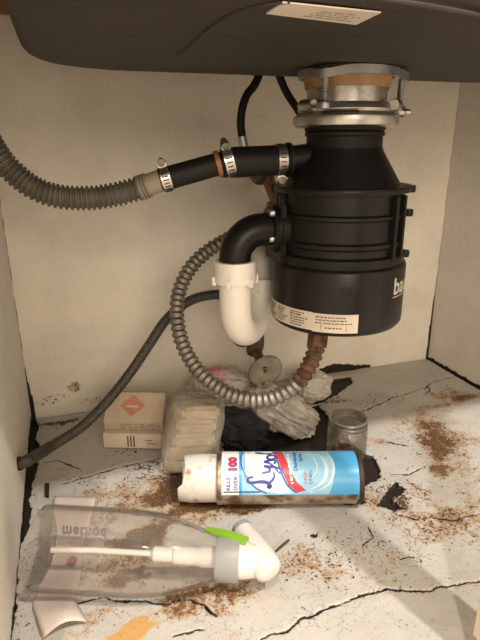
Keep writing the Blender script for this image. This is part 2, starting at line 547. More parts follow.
# ---- floor: water-damaged board with cracks, rot holes and buckling
def fl(pts): return [pz(u, v)[:2] for u, v in pts]
CRACKS = [  # pixels, width m, depth, lift of far side
    (fl([(500, 576), (480, 579), (463, 583), (438, 586), (420, 590), (388, 589), (359, 596), (342, 604), (317, 612), (299, 620), (288, 629), (268, 635), (245, 648)]), .0013, .004, .0008),
    (fl([(60, 603), (80, 601), (103, 598), (145, 601), (170, 602), (191, 599), (203, 604), (218, 615)]), .0026, .006, .0016),
    (fl([(60, 484), (77, 479), (95, 474), (110, 470), (130, 464), (165, 456)]), .0015, .003, .001),
    (fl([(340, 418), (357, 412), (379, 405), (392, 397), (412, 392), (425, 387), (435, 381), (447, 378), (460, 375)]), .0020, .004, .002),
    (fl([(425, 395), (430, 389), (427, 386), (424, 390)]), .0011, .002, 0),
    (fl([(388, 510), (400, 514), (415, 519), (432, 517), (452, 520), (480, 512)]), .0009, .0015, .0008),
    (fl([(383, 441), (396, 443), (407, 445)]), .0014, .002, 0),
    (fl([(388, 474), (410, 473), (424, 468)]), .0008, .001, 0),
    (fl([(43, 462), (55, 460), (70, 464), (84, 470)]), .0010, .001, 0),
    (fl([(172, 636), (190, 632), (205, 628)]), .0020, .003, .001),
    (fl([(300, 606), (306, 609), (312, 611)]), .0006, .001, 0),
    (fl([(365, 520), (372, 535), (362, 548), (350, 552)]), .0006, .001, 0),
    (fl([(395, 560), (410, 556), (428, 562)]), .0006, .001, 0),
]
HOLES = [
    fl([(312, 383), (332, 379), (351, 376), (352, 383), (338, 393), (322, 402), (312, 403)]),
    fl([(363, 452), (372, 455), (381, 468), (379, 478), (364, 484), (356, 470)]),
    fl([(384, 494), (390, 486), (397, 481), (407, 488), (402, 494), (391, 497), (401, 508), (394, 511), (378, 504)]),
    fl([(222, 437), (240, 425), (290, 411), (318, 404), (330, 418), (327, 462), (226, 470)]),
    fl([(228, 472), (330, 466), (362, 478), (364, 503), (230, 500)]),
]
RUST_AND_SHADE = [  # u, v, radius in metres (x, y), strength
    (200, 488, .090, .034, 1.0), (215, 505, .07, .014, 1.1), (455, 440, .05, .06, .4), (470, 470, .05, .05, .35), (445, 405, .07, .02, .5), (142, 538, .045, .022, .95), (125, 578, .03, .02, .7), (120, 560, .07, .03, .5), (437, 448, .025, .05, .75), (432, 425, .035, .02, .6), (465, 397, .05, .018, .6), (250, 505, .09, .015, .75), (150, 500, .09, .03, .5), (425, 425, .06, .03, .45), (455, 515, .08, .035, .5), (165, 480, .05, .03, .45), (110, 492, .06, .03, .40), (180, 510, .05, .03, .62), (230, 508, .05, .02, .62),  # the strong blob mid-bottle paints a refracted shadow in rust colour
    (205, 595, .06, .03, .55), (230, 592, .04, .022, .62), (100, 520, .03, .05, .30), (110, 575, .05, .05, .25),
    (440, 440, .028, .055, .62), (432, 420, .03, .03, .50), (445, 395, .06, .03, .42), (405, 418, .05, .02, .35), (440, 470, .03, .02, .62),
    (450, 510, .05, .02, .48), (440, 530, .06, .02, .40), (400, 505, .04, .03, .38), (375, 500, .04, .04, .40), (300, 560, .04, .03, .38),
    (375, 440, .03, .03, .42), (345, 400, .05, .012, .45), (335, 388, .03, .01, .45), (410, 490, .06, .04, .30), (370, 560, .08, .05, .24),
    (330, 570, .04, .02, .32), (100, 615, .03, .02, .42), (90, 630, .03, .01, .35), (350, 550, .05, .03, .30), (60, 470, .03, .02, .2),
]
MOLD = [(200, 475, .07, .03, .50), (150, 470, .05, .03, .40), (130, 450, .06, .02, .30), (60, 422, .06, .012, .55), (185, 478, .04, .02, .7), (260, 503, .10, .02, .35), (90, 480, .05, .03, .25), (430, 440, .07, .07, .30),
        (395, 495, .05, .04, .45), (440, 520, .08, .05, .30), (340, 555, .12, .07, .24), (400, 570, .1, .06, .2), (375, 400, .08, .04, .30),
        (330, 400, .05, .03, .35), (210, 595, .06, .03, .22), (40, 560, .03, .1, .25), (60, 425, .08, .02, .3), (430, 370, .06, .03, .2)]
YELLOW = [(135, 632, .030, .014, .62), (120, 636, .02, .010, .5)]
X0, X1, Y0, Y1 = 0.0, W, -D - .02, 0.0

def floor_pts(S, T):
    X = X0 + (X1 - X0) * S; Y = Y0 + (Y1 - Y0) * T
    global FX, FY, F_hole
    FX, FY = X, Y
    Z = .0020 * fbm(X, Y, 14, 3) + .0010 * fbm(X, Y, 60, 3)
    Z -= Z.max()
    hole = np.zeros(X.shape)
    wob = fbm(X, Y, 160, 4) * .006
    wx = fbm(X + 3, Y, 70, 4) * .008; wy = fbm(X, Y + 5, 70, 4) * .008
    for pts, w, dep, lift in CRACKS:
        d, t, sd = dist_poly(X + wx, Y + wy, pts)
        ww = .30 * w * (.45 + 1.3 * np.sin(np.clip(t, 0, 1) * math.pi) ** .6 * (.45 + 1.1 * vnoise(t * 14 + w * 1e4, t * 0 + 3)))
        k = (1 - sstep(d, ww * .5, ww * .5 + .0012)) * np.clip(ww / .0006, 0, 1)
        hole = np.maximum(hole, k); Z -= dep * k
        if lift:
            Z += .5 * lift * np.exp(-(d / .016) ** 2) * (sd < 0) * (1 - k) * np.sin(np.clip(t, 0, 1) * math.pi)
    for pts in HOLES:
        d = sd_poly(X, Y, pts) + wob * 1.6
        k = 1 - sstep(d, -.0008, .0012)
        hole = np.maximum(hole, k); Z -= .006 * k
    wob = fbm(X, Y, 45, 3) * .007
    # black gap along the side and back walls
    gl = .0075 * sstep(Y, -.33, -.26) + .0022 + wob * 2.6
    k = (1 - sstep(X, gl - .001, gl + .0012)); hole = np.maximum(hole, k); Z -= .006 * k
    gb = .007 * sstep(.20 - X, 0, .05) + .0012 + .0030 * sstep(X, .72, .8) + wob * .5
    k = (1 - sstep(-Y, gb - .001, gb + .0012)); hole = np.maximum(hole, k); Z -= .006 * k
    gr = .0050 * sstep(Y, -.19, -.15) + wob * .4
    k = (1 - sstep(W - X, gr - .001, gr + .0012)); hole = np.maximum(hole, k); Z -= .006 * k
    F_hole = hole
    return np.stack([X, Y, Z], -1)
me, S, T, P, nb = sheet('floor', 560, 428, floor_pts, 'panel', .016, (0, 0, -1))
def blobs(lst, X, Y, amp=.5):
    s = np.zeros(X.shape)
    w = fbm(X, Y, 45, 4) * 1.6
    for u, v, rx, ry, a in lst:
        c = pz(u, v)
        d = np.sqrt(((X - c[0]) / rx) ** 2 + ((Y - c[1]) / ry) ** 2) + w
        s = np.maximum(s, 1.7 * a * (1 - sstep(d, .0, 1.55)))
    return s
pad = np.zeros(nb)
rust = blobs(RUST_AND_SHADE, FX, FY); mold = blobs(MOLD, FX, FY)  # rust here also holds the bottle's painted refracted shadow
mold = np.maximum(mold, .10)
rust = np.maximum(rust, .10 + .10 * sstep(FX, .3, .5))
edge = (1 - sstep(FX, .01, .035)) * .3
mold = np.maximum(mold, edge + .05)
set_attr(me, 'rust', np.r_[rust.ravel(), pad]); set_attr(me, 'mold', np.r_[mold.ravel(), pad])  # 'rust' on the floor: rust stains plus the bottle's painted shadow
set_attr(me, 'hole', np.r_[F_hole.ravel(), pad]); set_attr(me, 'yellow', np.r_[blobs(YELLOW, FX, FY).ravel(), pad])
struct(link('floor', me, 'panel', None, True, 60))

# ---- back wall
BW = {}
def back_pts(S, T):
    X = W * S; Z = -.016 + (.70 + .016) * T
    wob = fbm(X, Z, 60, 4)
    Y = .0025 * fbm(X, Z, 6, 3) - .0012
    hole = np.zeros(X.shape)
    # rot along the lower edge behind the bags and by the right corner
    e = .006 + .010 * np.exp(-((X - .585) / .04) ** 2) + wob * .010
    hole = np.maximum(hole, (1 - sstep(Z, e - .002, e + .001)) * sstep(X, .49, .53) * (1 - sstep(X, .64, .68)))
    g = (.0060 * (1 - sstep(Z, .02, .10)) + wob * .002)
    hole = np.maximum(hole, 1 - sstep(X, g - .001, g + .001) * 1.0)
    g = .0050 * (1 - sstep(Z, .05, .22)) + wob * .0015
    hole = np.maximum(hole, 1 - sstep(W - X, g - .001, g + .001))
    rust = np.zeros(X.shape); mold = np.full(X.shape, -.15)
    ww = fbm(X, Z, 40, 4) * 1.8
    for u, v, rx, rz, a, b in [(74, 388, .026, .013, .80, .0), (60, 398, .06, .014, .50, .40), (45, 402, .05, .01, .45, .42), (95, 399, .04, .012, .58, .40), (330, 375, .06, .010, .55, .3), (290, 378, .06, .008, .5, .2), (365, 368, .07, .006, .45, .2),
                               (215, 395, .10, .02, .2, .2), (400, 352, .02, .01, .2, .2), (45, 330, .01, .006, .0, .2)]:
        c = py(u, v, 0)
        d = np.sqrt(((X - c[0]) / rx) ** 2 + ((Z - c[2]) / rz) ** 2) + ww
        k = 1 - sstep(d, .25, 1.3)
        rust = np.maximum(rust, 1.5 * a * k); mold = np.maximum(mold, -.15 + (b + .15) * k)
    BW.update(hole=hole, rust=rust, mold=mold)
    return np.stack([X, Y, Z], -1)
me, S, T, P, nb = sheet('wall_back', 330, 260, back_pts, 'panel', .015, (0, 1, 0))
for k in ('hole', 'rust', 'mold'): set_attr(me, k, np.r_[BW[k].ravel(), np.zeros(nb)])
struct(link('wall_back', me, 'back', None, True, 60))

# ---- side walls
def side_wall(name, x, sgn):
    B = {}
    def pts(S, T):
        Y = -D + D * S; Z = -.016 + .716 * T
        wob = fbm(Y, Z, 60, 4)
        X = x + sgn * (.0015 * fbm(Y, Z, 5, 3) + .0008)
        mold = np.full(Y.shape, -.2); rust = np.zeros(Y.shape); hole = np.zeros(Y.shape)
        if sgn > 0:
            g = .003 + .006 * sstep(Y, -.30, -.2) + wob * .020
            hole = 1 - sstep(Z, g - .002, g + .002)
            gy = .006 * (1 - sstep(Z, .02, .16)) + wob * .003
            hole = np.maximum(hole, 1 - sstep(-Y, gy - .001, gy + .0015))
            k = (1 - sstep(Z + wob * .05, .0, .05))
            mold = np.maximum(mold, -.2 + .55 * k); rust = .40 * k * (1 - sstep(Y, -.45, -.40))
        else:
            g = .0035 + wob * .006
            hole = (1 - sstep(Z, g - .002, g + .001)) * sstep(Y, -.2, -.15)
        B.update(hole=hole, rust=rust, mold=mold)
        return np.stack([X, Y, Z], -1)
    me, S, T, P, nb = sheet(name, 200, 220, pts, 'wall', .015, (-sgn, 0, 0))
    for k in ('hole', 'rust', 'mold'): set_attr(me, k, np.r_[B[k].ravel(), np.zeros(nb)])
    struct(link(name, me, 'wall', None, True, 60))
side_wall('wall_left', 0.0, 1)
side_wall('wall_right', W, -1)

# ---- countertop above with the sink cut-out, nailing rail, face frame
SX0, SX1, SY0, SY1, SZ = .064, .750, -.570, -.190, .5240     # sink bowl, bottom at SZ
def rounded(x0, x1, y0, y1, r, n=10):
    out = []
    for cx, cy, a in ((x1 - r, y1 - r, 0), (x0 + r, y1 - r, 90), (x0 + r, y0 + r, 180), (x1 - r, y0 + r, 270)):
        for k in range(n + 1):
            t = math.radians(a + 90 * k / n); out.append((cx + r * math.cos(t), cy + r * math.sin(t)))
    return out
def ring_slab(name, outer, inner, z0, z1, material):
    n = len(inner); vs = []; fs = []
    for z in (z0, z1):
        vs += [(x, y, z) for x, y in outer] + [(x, y, z) for x, y in inner]
    b = 2 * n
    for i in range(n):
        j = (i + 1) % n
        fs += [(i, j, n + j, n + i), (b + i, b + n + i, b + n + j, b + j), (i, b + i, b + j, j), (n + i, n + j, b + n + j, b + n + i)]
    return finish(name, vs, fs, material, None, True, 30)
inner = rounded(SX0, SX1, SY0, SY1, .10)
outer = rounded(-.03, W + .03, -D - .045, .03, .004)
struct(ring_slab('ceiling', outer, inner, .70, .735, 'wood'))
mb = MB(); mb.box((W / 2, -.009, .656), W - .004, .016, .084); struct(mb.build('trim_1', 'wood', bevel=.001))
def frame_piece(name, c, sx, sz):
    mb = MB(); mb.box(c, sx, .019, sz); struct(mb.build(name, 'stile', bevel=.0015))
frame_piece('trim_2', (.425, -D - .0105, .32), .050, .59)          # centre stile
frame_piece('trim_3', (W / 2, -D - .0105, .6575), W + .03, .083)    # top rail
frame_piece('trim_4', (.0, -D - .0105, .315), .03, .60)
frame_piece('trim_5', (W, -D - .0105, .315), .03, .60)

# ================================================================== SINK
sink = tag(empty('sink_bowl', (.407, -.39, SZ)), 'dark brown undercoated sink bowl hanging across the top of the cabinet', 'sink')
bot = []
prof = [(-.025, .6995), (-.0245, .6975), (.0, .6965), (.002, .60), (.003, .542), (.006, .533), (.010, .5285), (.016, .5255), (.026, .5240)]
prof += [(.054, .5238), (.11, .5236)]
mb = MB(); vs = []; fs = []
for ins, z in prof:
    rr = max(.10 - ins * .55, .02)
    vs += [(x, y, z) for x, y in rounded(SX0 + ins, SX1 - ins, SY0 + ins, SY1 - ins, rr)]
n = len(inner)
for j in range(len(prof) - 1):
    for i in range(n):
        k = (i + 1) % n
        fs.append((j * n + i, j * n + k, (j + 1) * n + k, (j + 1) * n + i))
fs.append(tuple((len(prof) - 1) * n + i for i in range(n)))
mb.add(vs, fs)
bowl = mb.build('bowl', 'sink', sink, angle=60)
md = bowl.modifiers.new('shell', 'SOLIDIFY'); md.thickness = .002; md.offset = -1
def ridge(pts, r=.0022):
    P, L = spline([pz(u, v, SZ - .0004) for u, v in pts], 40)
    rad = [r * math.sin(math.pi * (i + 1.5) / 42) ** .4 for i in range(40)]
    mb = MB(); mb.tube(P, rad, 8); return mb.build('pressed_ridge', 'sink', sink)
ridge([(178, 55), (192, 44), (210, 28), (232, 14), (262, 5), (290, 2)])
ridge([(372, -2), (410, 3), (450, 10), (500, 19)], .0018)
q = [pz(u, v, SZ - .0012) for u, v in ((266, 14), (283, 3), (381, 13), (356, 25))]
def quadmap(qq, off=0.0):
    a, b, c, d = (np.asarray(k) for k in qq)      # u along a->d, v along a->b
    def fn(u, v):
        p = (a * (1 - u) + d * u) * (1 - v) + (b * (1 - u) + c * u) * v
        return (p[0], p[1], p[2] - off)
    return fn
fn = quadmap(q)
mb = MB(); mb.prism([(0, 0), (1, 0), (1, 1), (0, 1)], 0, 1, lambda u, v, w: tuple(np.array(fn(u, v)) + np.array([0, 0, .0009 * w])))
stk = mb.build('sticker', 'sticker', sink, False); stk['label'] = 'cream paper sticker with faded print'
marks = []
for i, y in enumerate((.20, .36, .52, .68)):
    marks += word_marks(.35 + .03 * i, .93 - .1 * (i % 2), y, .035, 20 + i)
map_mesh('sticker_print', flat_mesh(marks), lambda x, y: fn(x, y)[:2] + (SZ - .00135,), 'print', stk)

# ================================================================== GARBAGE DISPOSAL
AX = np.array([.4115, -.297, 0])
disp = tag(empty('garbage_disposal', (AX[0], AX[1], .23)), 'black garbage disposal unit hanging from the sink drain on a metal collar', 'garbage disposal')
vx, vy = CAM[0] - AX[0], CAM[1] - AX[1]
A_CAM = math.atan2(vy, vx)                     # azimuth from the axis towards the photographer
def cyl(ang_deg, r, z):
    """point on the unit; ang 0 faces the room, positive to the right"""
    a = A_CAM + math.radians(ang_deg)
    return (AX[0] + r * math.cos(a), AX[1] + r * math.sin(a), z)
def dl(prof, name, material, seg=56, parent=disp, close=False, **k):
    mb = MB(); mb.lathe(prof, AX, (0, 0, 1), seg, close=close); return mb.build(name, material, parent, **k)
dl([(0, .2305), (.070, .2305), (.079, .232), (.0825, .2365), (.083, .243), (.083, .3055), (.0815, .309), (.0775, .3105), (0, .3105)], 'motor_housing', 'black_gloss', angle=50)
dl([(.0, .309), (.0790, .309), (.0798, .3135), (.0795, .320), (.0752, .3225), (.0748, .330), (.0775, .3325), (.0775, .3365), (.0748, .339),
    (.0742, .362), (.0768, .3640), (.0768, .3675), (.0742, .3695), (.0738, .392), (.0, .392)], 'upper_housing', 'black', angle=35)
dl([(.0, .3915), (.0812, .3915), (.0822, .3935), (.0822, .3965), (.0810, .3985), (.0, .3985)], 'top_flange', 'black', angle=35)
dl([(.0, .398), (.0685, .398), (.0668, .402), (.0462, .436), (.0450, .440), (.0, .440)], 'shoulder_cone', 'black', angle=35)
dl([(.0, .437), (.0442, .437), (.0438, .452), (.0460, .4535), (.0460, .4565), (.0442, .458), (.0462, .4595), (.0462, .4625), (.0444, .464), (.0, .464)], 'rubber_neck', 'rubber', angle=35)
for a in (-72, -62, -8 - 30, 52, 66, 150, 200):                          # upright ribs of the upper housing
    mb = MB(); x, y, _ = cyl(a, .0768, 0); c = A_CAM + math.radians(a)
    rad = Vector((math.cos(c), math.sin(c), 0)); tan = Vector((-math.sin(c), math.cos(c), 0))
    if a == -38: continue
    mb.box((x, y, .352), .0065, .0075, .075, (rad, tan, Vector((0, 0, 1)))); mb.build('upright_rib', 'black', disp, bevel=.001)
for a, z in ((88, .3665), (80, .395), (-83, .395), (86, .318)):
    mb = MB(); mb.lathe([(0, -.004), (.0055, -.004), (.0062, 0), (.0055, .004), (0, .004)], cyl(a, .0795, z), (0, 0, 1), 14)
    mb.build('lug', 'black', disp)
# metal mounting collar
dl([(.040, .4620), (.0550, .4620), (.0592, .4640), (.0606, .4680), (.0598, .4735), (.0570, .4755), (.0542, .4780), (.0554, .4810), (.0540, .4850), (.0490, .4875), (.0460, .4880), (.040, .488)], 'lower_mounting_ring', 'chrome', close=True, angle=35)
dl([(.036, .487), (.0452, .487), (.0452, .5040), (.036, .5040)], 'drain_sleeve', 'chrome', close=True, angle=35)
dl([(.036, .5030), (.0472, .5030), (.0490, .5090), (.0500, .5160), (.0500, .5238), (.036, .5238)], 'fibre_gasket', 'gasket', close=True, angle=35)
# backup flange with three ears
mb = MB(); ol = []
ears = (-22, 98, 218)
for i in range(96):
    t = 360 * i / 96 - 180
    b = max(math.exp(-(((t - e + 180) % 360 - 180) / 17) ** 2) for e in ears)
    ol.append(cyl(t, .0555 + .0135 * b, 0)[:2])
il = [cyl(360 * i / 96 - 180, .0515, 0)[:2] for i in range(96)]
n = 96; vs = []; fs = []
for z in (.5140, .5225):
    vs += [(x, y, z - .35 * max(0, math.hypot(x - AX[0], y - AX[1]) - .0555)) for x, y in ol] + [(x, y, z) for x, y in il]
for i in range(n):
    j = (i + 1) % n; b = 2 * n
    fs += [(i, j, n + j, n + i), (b + i, b + n + i, b + n + j, b + j), (i, b + i, b + j, j), (n + i, n + j, b + n + j, b + n + i)]
mb.add(vs, fs); mb.build('backup_flange', 'zinc', disp, angle=35)
for e in ears:
    mb = MB()
    x, y, _ = cyl(e, .0605, 0)
    P = [(x, y, z) for z in np.linspace(.482, .520, 85)]
    mb.tube(P, [.0034 + .00035 * math.sin(i * 2 * math.pi / 4) for i in range(85)], 12)
    mb.lathe([(0, .480), (.006, .480), (.0065, .482), (.006, .486), (0, .486)], (x, y, 0), (0, 0, 1), 16)
    mb.build('mounting_screw', 'zinc', disp)
for e in (-48, 74, 190):                                                # rolled lugs of the lower ring
    c = A_CAM + math.radians(e); tan = Vector((-math.sin(c), math.cos(c), 0))
    mb = MB(); mb.lathe([(0, -.011), (.0055, -.011), (.0066, -.008), (.0066, .008), (.0055, .011), (0, .011)], cyl(e, .0562, .4845), tan, 18)
    mb.build('ring_lug', 'chrome', disp)
mb = MB(); c = A_CAM + math.radians(93)
mb.lathe([(0, -.006), (.0045, -.006), (.0058, -.003), (.0058, .002), (.0035, .004), (.003, .009), (0, .009)], cyl(88, .0625, .478), (math.cos(c), math.sin(c), 0), 16)
mb.build('ring_lug', 'chrome', disp)
# dark slot between the lips of the lower ring
mb = MB()
vs = [cyl(a, .0572, z) for z in (.4758, .4782) for a in np.linspace(-26, 14, 20)]
mb.add(vs, [(i, i + 1, 21 + i, 20 + i) for i in range(19)]); mb.build('ring_slot', 'dirt', disp)
# inlet stub on the cone
INL = np.array(py(285, 160, -.292))
a0 = np.array(cyl(-88, .045, .4275))
mb = MB(); mb.tube([np.array([AX[0] - .03, AX[1] + .004, INL[2] + .004]), INL + np.array([-.012, 0, -.001])], .0150, 24); mb.build('dishwasher_inlet', 'black', disp)
# labels on the motor housing
def wrap_patch(name, a0, a1, z0, z1, r, material, parent, n=24):
    mb = MB(); vs = []; fs = []
    for i in range(n + 1):
        a = a0 + (a1 - a0) * i / n
        for rr in (r, r + .00035):
            for z in (z0, z1): vs.append(cyl(a, rr, z))
    for i in range(n):
        k = 4 * i
        fs += [(k + 2, k + 3, k + 7, k + 6), (k, k + 4, k + 5, k + 1), (k, k + 2, k + 6, k + 4), (k + 1, k + 5, k + 7, k + 3)]
    fs += [(0, 1, 3, 2), (4 * n, 4 * n + 2, 4 * n + 3, 4 * n + 1)]
    mb.add(vs, fs); return mb.build(name, material, parent)
def on_cyl(a0, z0, r):
    return lambda x, y: cyl(a0 + math.degrees(x / r), r, z0 + y)
lb1 = wrap_patch('rating_label', -92, -17.5, .2385, .2605, .0830, 'sticker', disp)
lb1['label'] = 'long cream rating label with rows of small print'
lb2 = wrap_patch('rating_label', -17.5, 19, .2375, .2600, .0830, 'sticker', disp)
lb2['label'] = 'short cream label with a boxed line of print'
rs = .0836
marks = []
for k, (x0, x1) in enumerate(((.004, .026), (.030, .050), (.054, .074), (.078, .104))):
    for j in range(6): marks += word_marks(x0, x1 - .003 * ((j * 7 + k) % 4), .0025 + .0031 * j, .0015 if j != 4 else .0020, 100 + 10 * k + j)
map_mesh('label_print', flat_mesh(marks), on_cyl(-92, .2385, rs), 'print', lb1)
marks = []
for j in range(3): marks += word_marks(.004, .046 - .004 * j, .0105 + .0036 * j, .0015, 300 + j)
for a, b, c_, d_ in ((.010, .0030, .040, .0034), (.010, .0082, .040, .0086), (.010, .003, .0105, .0086), (.0395, .003, .040, .0086)):
    marks.append([(a, b), (c_, b), (c_, d_), (a, d_)])
marks += word_marks(.015, .036, .0050, .0016, 320)
map_mesh('label_print', flat_mesh(marks), on_cyl(-17.5, .2375, rs), 'print', lb2)
tm = text2d('badger', .028, bold=.0006)
tx = map_mesh('lettering', tm, on_cyl(52, .2775, .0833), 'pvc_grey', disp, cut=.006); tx['label'] = 'cream brand lettering wrapping round the housing'
map_mesh('lettering_rule', flat_mesh([[(i * .01, 0), (i * .01 + .01, 0), (i * .01 + .01, .0010), (i * .01, .0010)] for i in range(10)]), on_cyl(52, .2735, .0833), 'pvc_grey', disp)
mb = MB(); c = A_CAM + math.radians(8); mb.lathe([(0, -.001), (.0065, -.001), (.0065, .0004), (.0055, .0007), (0, .0004)], cyl(8, .0829, .288), (math.cos(c), math.sin(c), 0), 20)
mb.build('embossed_emblem', 'black_gloss', disp)

# ================================================================== DISCHARGE ELBOW + TRAP
yE = -.285
E0 = np.array(py(270, 229, yE)); E1 = np.array(py(235, 262, yE))
ze = E0[2]; xv = E1[0]
elb = tag(empty('discharge_elbow', (xv, yE, .27)), 'black plastic elbow pipe leading from the disposal into the white trap', 'pipe')
R_ = .033
P = [(E0[0] + .004, yE, ze)] + [(xv + R_ - R_ * math.sin(t), yE, ze - R_ + R_ * math.cos(t)) for t in np.linspace(0, math.pi / 2, 24)] + [(xv, yE, ze - R_ - .03)]
mb = MB(); mb.tube(P, .0194, 28); mb.build('pipe', 'black', elb)
mb = MB(); mb.lathe([(0, -.006), (.026, -.006), (.028, -.004), (.028, .004), (.026, .006), (0, .006)], (E0[0] + .004, yE, ze), (1, 0, 0), 32)
mb.box((E0[0] + .008, yE, ze - .004), .007, .050, .068); mb.build('mounting_flange', 'black', elb, bevel=.002)
for dz in (-.021, .021):
    mb = MB(); mb.lathe([(0, -.004), (.0035, -.004), (.0045, -.002), (.0045, .0015), (0, .0015)], (E0[0] - .003, yE - .015, ze + dz * .25 - .004 if dz < 0 else ze + dz), (1, 0, 0), 10); mb.build('bolt', 'zinc', elb)
mb = MB(); mb.tube([(E0[0] + .006, yE, ze), (AX[0] - .060, yE, ze)], .030, 30); mb.build('outlet_boss', 'black', disp)

trap = tag(empty('drain_trap', (xv, yE, .20)), 'white plastic U-shaped drain trap with slip nuts left of the disposal', 'drain trap')
zn = py(235, 271, yE)[2]                 # nut centre
leg2 = np.array([xv + .062, yE + .072])
zb = py(247, 331, yE + .03)[2]           # lowest centre line
dirv = leg2 - np.array([xv, yE]); span = np.linalg.norm(dirv); dirv = dirv / span
rb = span / 2
z2 = py(263, 297, leg2[1])[2]
P = [(xv, yE, zn), (xv, yE, (zn + zb + rb) / 2)]
for t in np.linspace(0, math.pi, 30):
    h = rb - rb * math.cos(t)
    P.append((xv + dirv[0] * h, yE + dirv[1] * h, zb + rb - rb * math.sin(t)))
P.append((*leg2, max(z2, zb + rb + .004)))
P = spline(P, 60)[0]
mb = MB(); mb.tube(P, .0195, 28); mb.build('u_bend', 'pvc', trap)
def slip_nut(c, z, r, h):
    mb = MB(); mb.lathe([(r * .70, -h / 2), (r * .97, -h / 2), (r, -h / 2 + .002), (r, -h * .18), (r * .965, -h * .1), (r * .965, h / 2 - .002), (r * .93, h / 2), (r * .70, h / 2)], (c[0], c[1], z), (0, 0, 1), 36, close=True)
    o = mb.build('slip_nut', 'pvc', trap, angle=35)
    for k in range(6):
        a = A_CAM + math.radians(-5 + 60 * k); rad = Vector((math.cos(a), math.sin(a), 0)); tan = Vector((-math.sin(a), math.cos(a), 0))
        mb = MB(); mb.box((c[0] + rad.x * r * 1.0, c[1] + rad.y * r * 1.0, z - h * .40), .005, .006, h * .42, (rad, tan, Vector((0, 0, 1)))); mb.build('nut_tab', 'pvc', o, bevel=.001)
slip_nut((xv, yE), zn, .0262, .026)
z2n = P[-1][2]
slip_nut(leg2, z2n, .0262, .022)
zt = py(265, 240, leg2[1])[2]
PA = [(*leg2, z2n), (*leg2, zt - .045), (leg2[0] + .002, leg2[1] + .006, zt - .018), (leg2[0] + .016, leg2[1] + .03, zt - .002), (leg2[0] + .05, leg2[1] + .08, zt), (leg2[0] + .12, -.001, zt)]
mb = MB(); mb.tube(spline(PA, 50)[0], .0178, 26); o = mb.build('trap_arm', 'pvc_grey', trap)
mb = MB(); mb.lathe([(.016, .003), (.034, .003), (.036, .005), (.030, .010), (.020, .012), (.016, .012)], (leg2[0] + .12, 0, zt), (0, -1, 0), 30, close=True); mb.build('wall_flange', 'pvc_grey', trap)

# brown pipe showing above the elbow
c = np.array(py(279, 210, -.14))
cp = tag(empty('copper_pipe', (c[0], 0, c[2])), 'brown pipe end peeking out above the black elbow', 'pipe')
mb = MB(); mb.tube(spline([(c[0] + .028, -.003, c[2] + .05), (c[0] + .022, -.05, c[2] + .03), (c[0] + .014, -.10, c[2] + .008), (c[0] + .003, -.135, c[2] - .004), (c[0] - .001, -.15, c[2] - .010)], 30)[0], [.0115] * 22 + [.0112, .0110, .0106, .010, .009, .0075, .006, .003], 18)
mb.build('pipe', 'copper', cp)
mb = MB(); mb.lathe([(.010, .003), (.022, .003), (.020, .008), (.010, .009)], (c[0] + .028, 0, c[2] + .05), (0, -1, 0), 24, close=True); mb.build('wall_flange', 'copper', cp)

# ================================================================== DRAIN HOSE (dishwasher)
hy = -.292
J1 = np.array(py(222, 163, hy + .005)); J2 = np.array(py(158, 181, hy + .02))
hose = tag(empty('dishwasher_drain_hose', J2), 'grey ribbed drain hose running from the left wall to the disposal inlet', 'hose')
mb = MB(); D1 = INL + np.array([.004, 0, 0])
mb.tube([D1, D1 * .75 + J1 * .25, D1 * .5 + J1 * .5, D1 * .2 + J1 * .8, J1], [.0164, .0168, .0168, .0168, .0160], 28); mb.build('rubber_connector', 'rubber', hose)
mb = MB(); mb.lathe([(.012, -.002), (.0192, -.002), (.0192, .002), (.012, .002)], D1, D1 - J1, 28, close=True); mb.build('connector_lip', 'rubber', hose)
mb = MB(); k = J1 - J2
mb.tube([J1 + k * .05, J1 - k * .12, J2 + k * .30, J2 + k * .04], [.0122, .0126, .0128, .0130], 26); mb.build('rubber_coupling', 'rubber', hose)
mb = MB(); mb.lathe([(.010, -.0025), (.0146, -.0025), (.0146, .0025), (.010, .0025)], J1 - k * .06, k, 26, close=True); mb.build('copper_ring', 'copper', hose)
Pc, Lh = spline([J2 + k * .06, py(140, 188, -.265), py(118, 194, -.26), py(92, 198, -.255), py(62, 197, -.25), py(36, 189, -.245), py(14, 173, -.24), py(-4, 152, -.235), (.012, -.22, .475), (-.004, -.205, .49)], 420)
s = np.linspace(0, Lh, 420)
rad = .0112 + .0026 * (np.clip(np.sin(s * 2 * math.pi / .0056), -.5, .6) + .3)
rad[:28] = .0118
mb = MB(); mb.tube(Pc[24:], rad[24:], 20); mb.build('ribbed_tube', 'hose', hose, angle=60)
mb = MB(); mb.tube(Pc[:44], [.0122] * 26 + [.0122 + .0022 * (math.sin(i * 1.2) > 0) for i in range(18)], 22); mb.build('smooth_cuff', 'hose_end', hose)
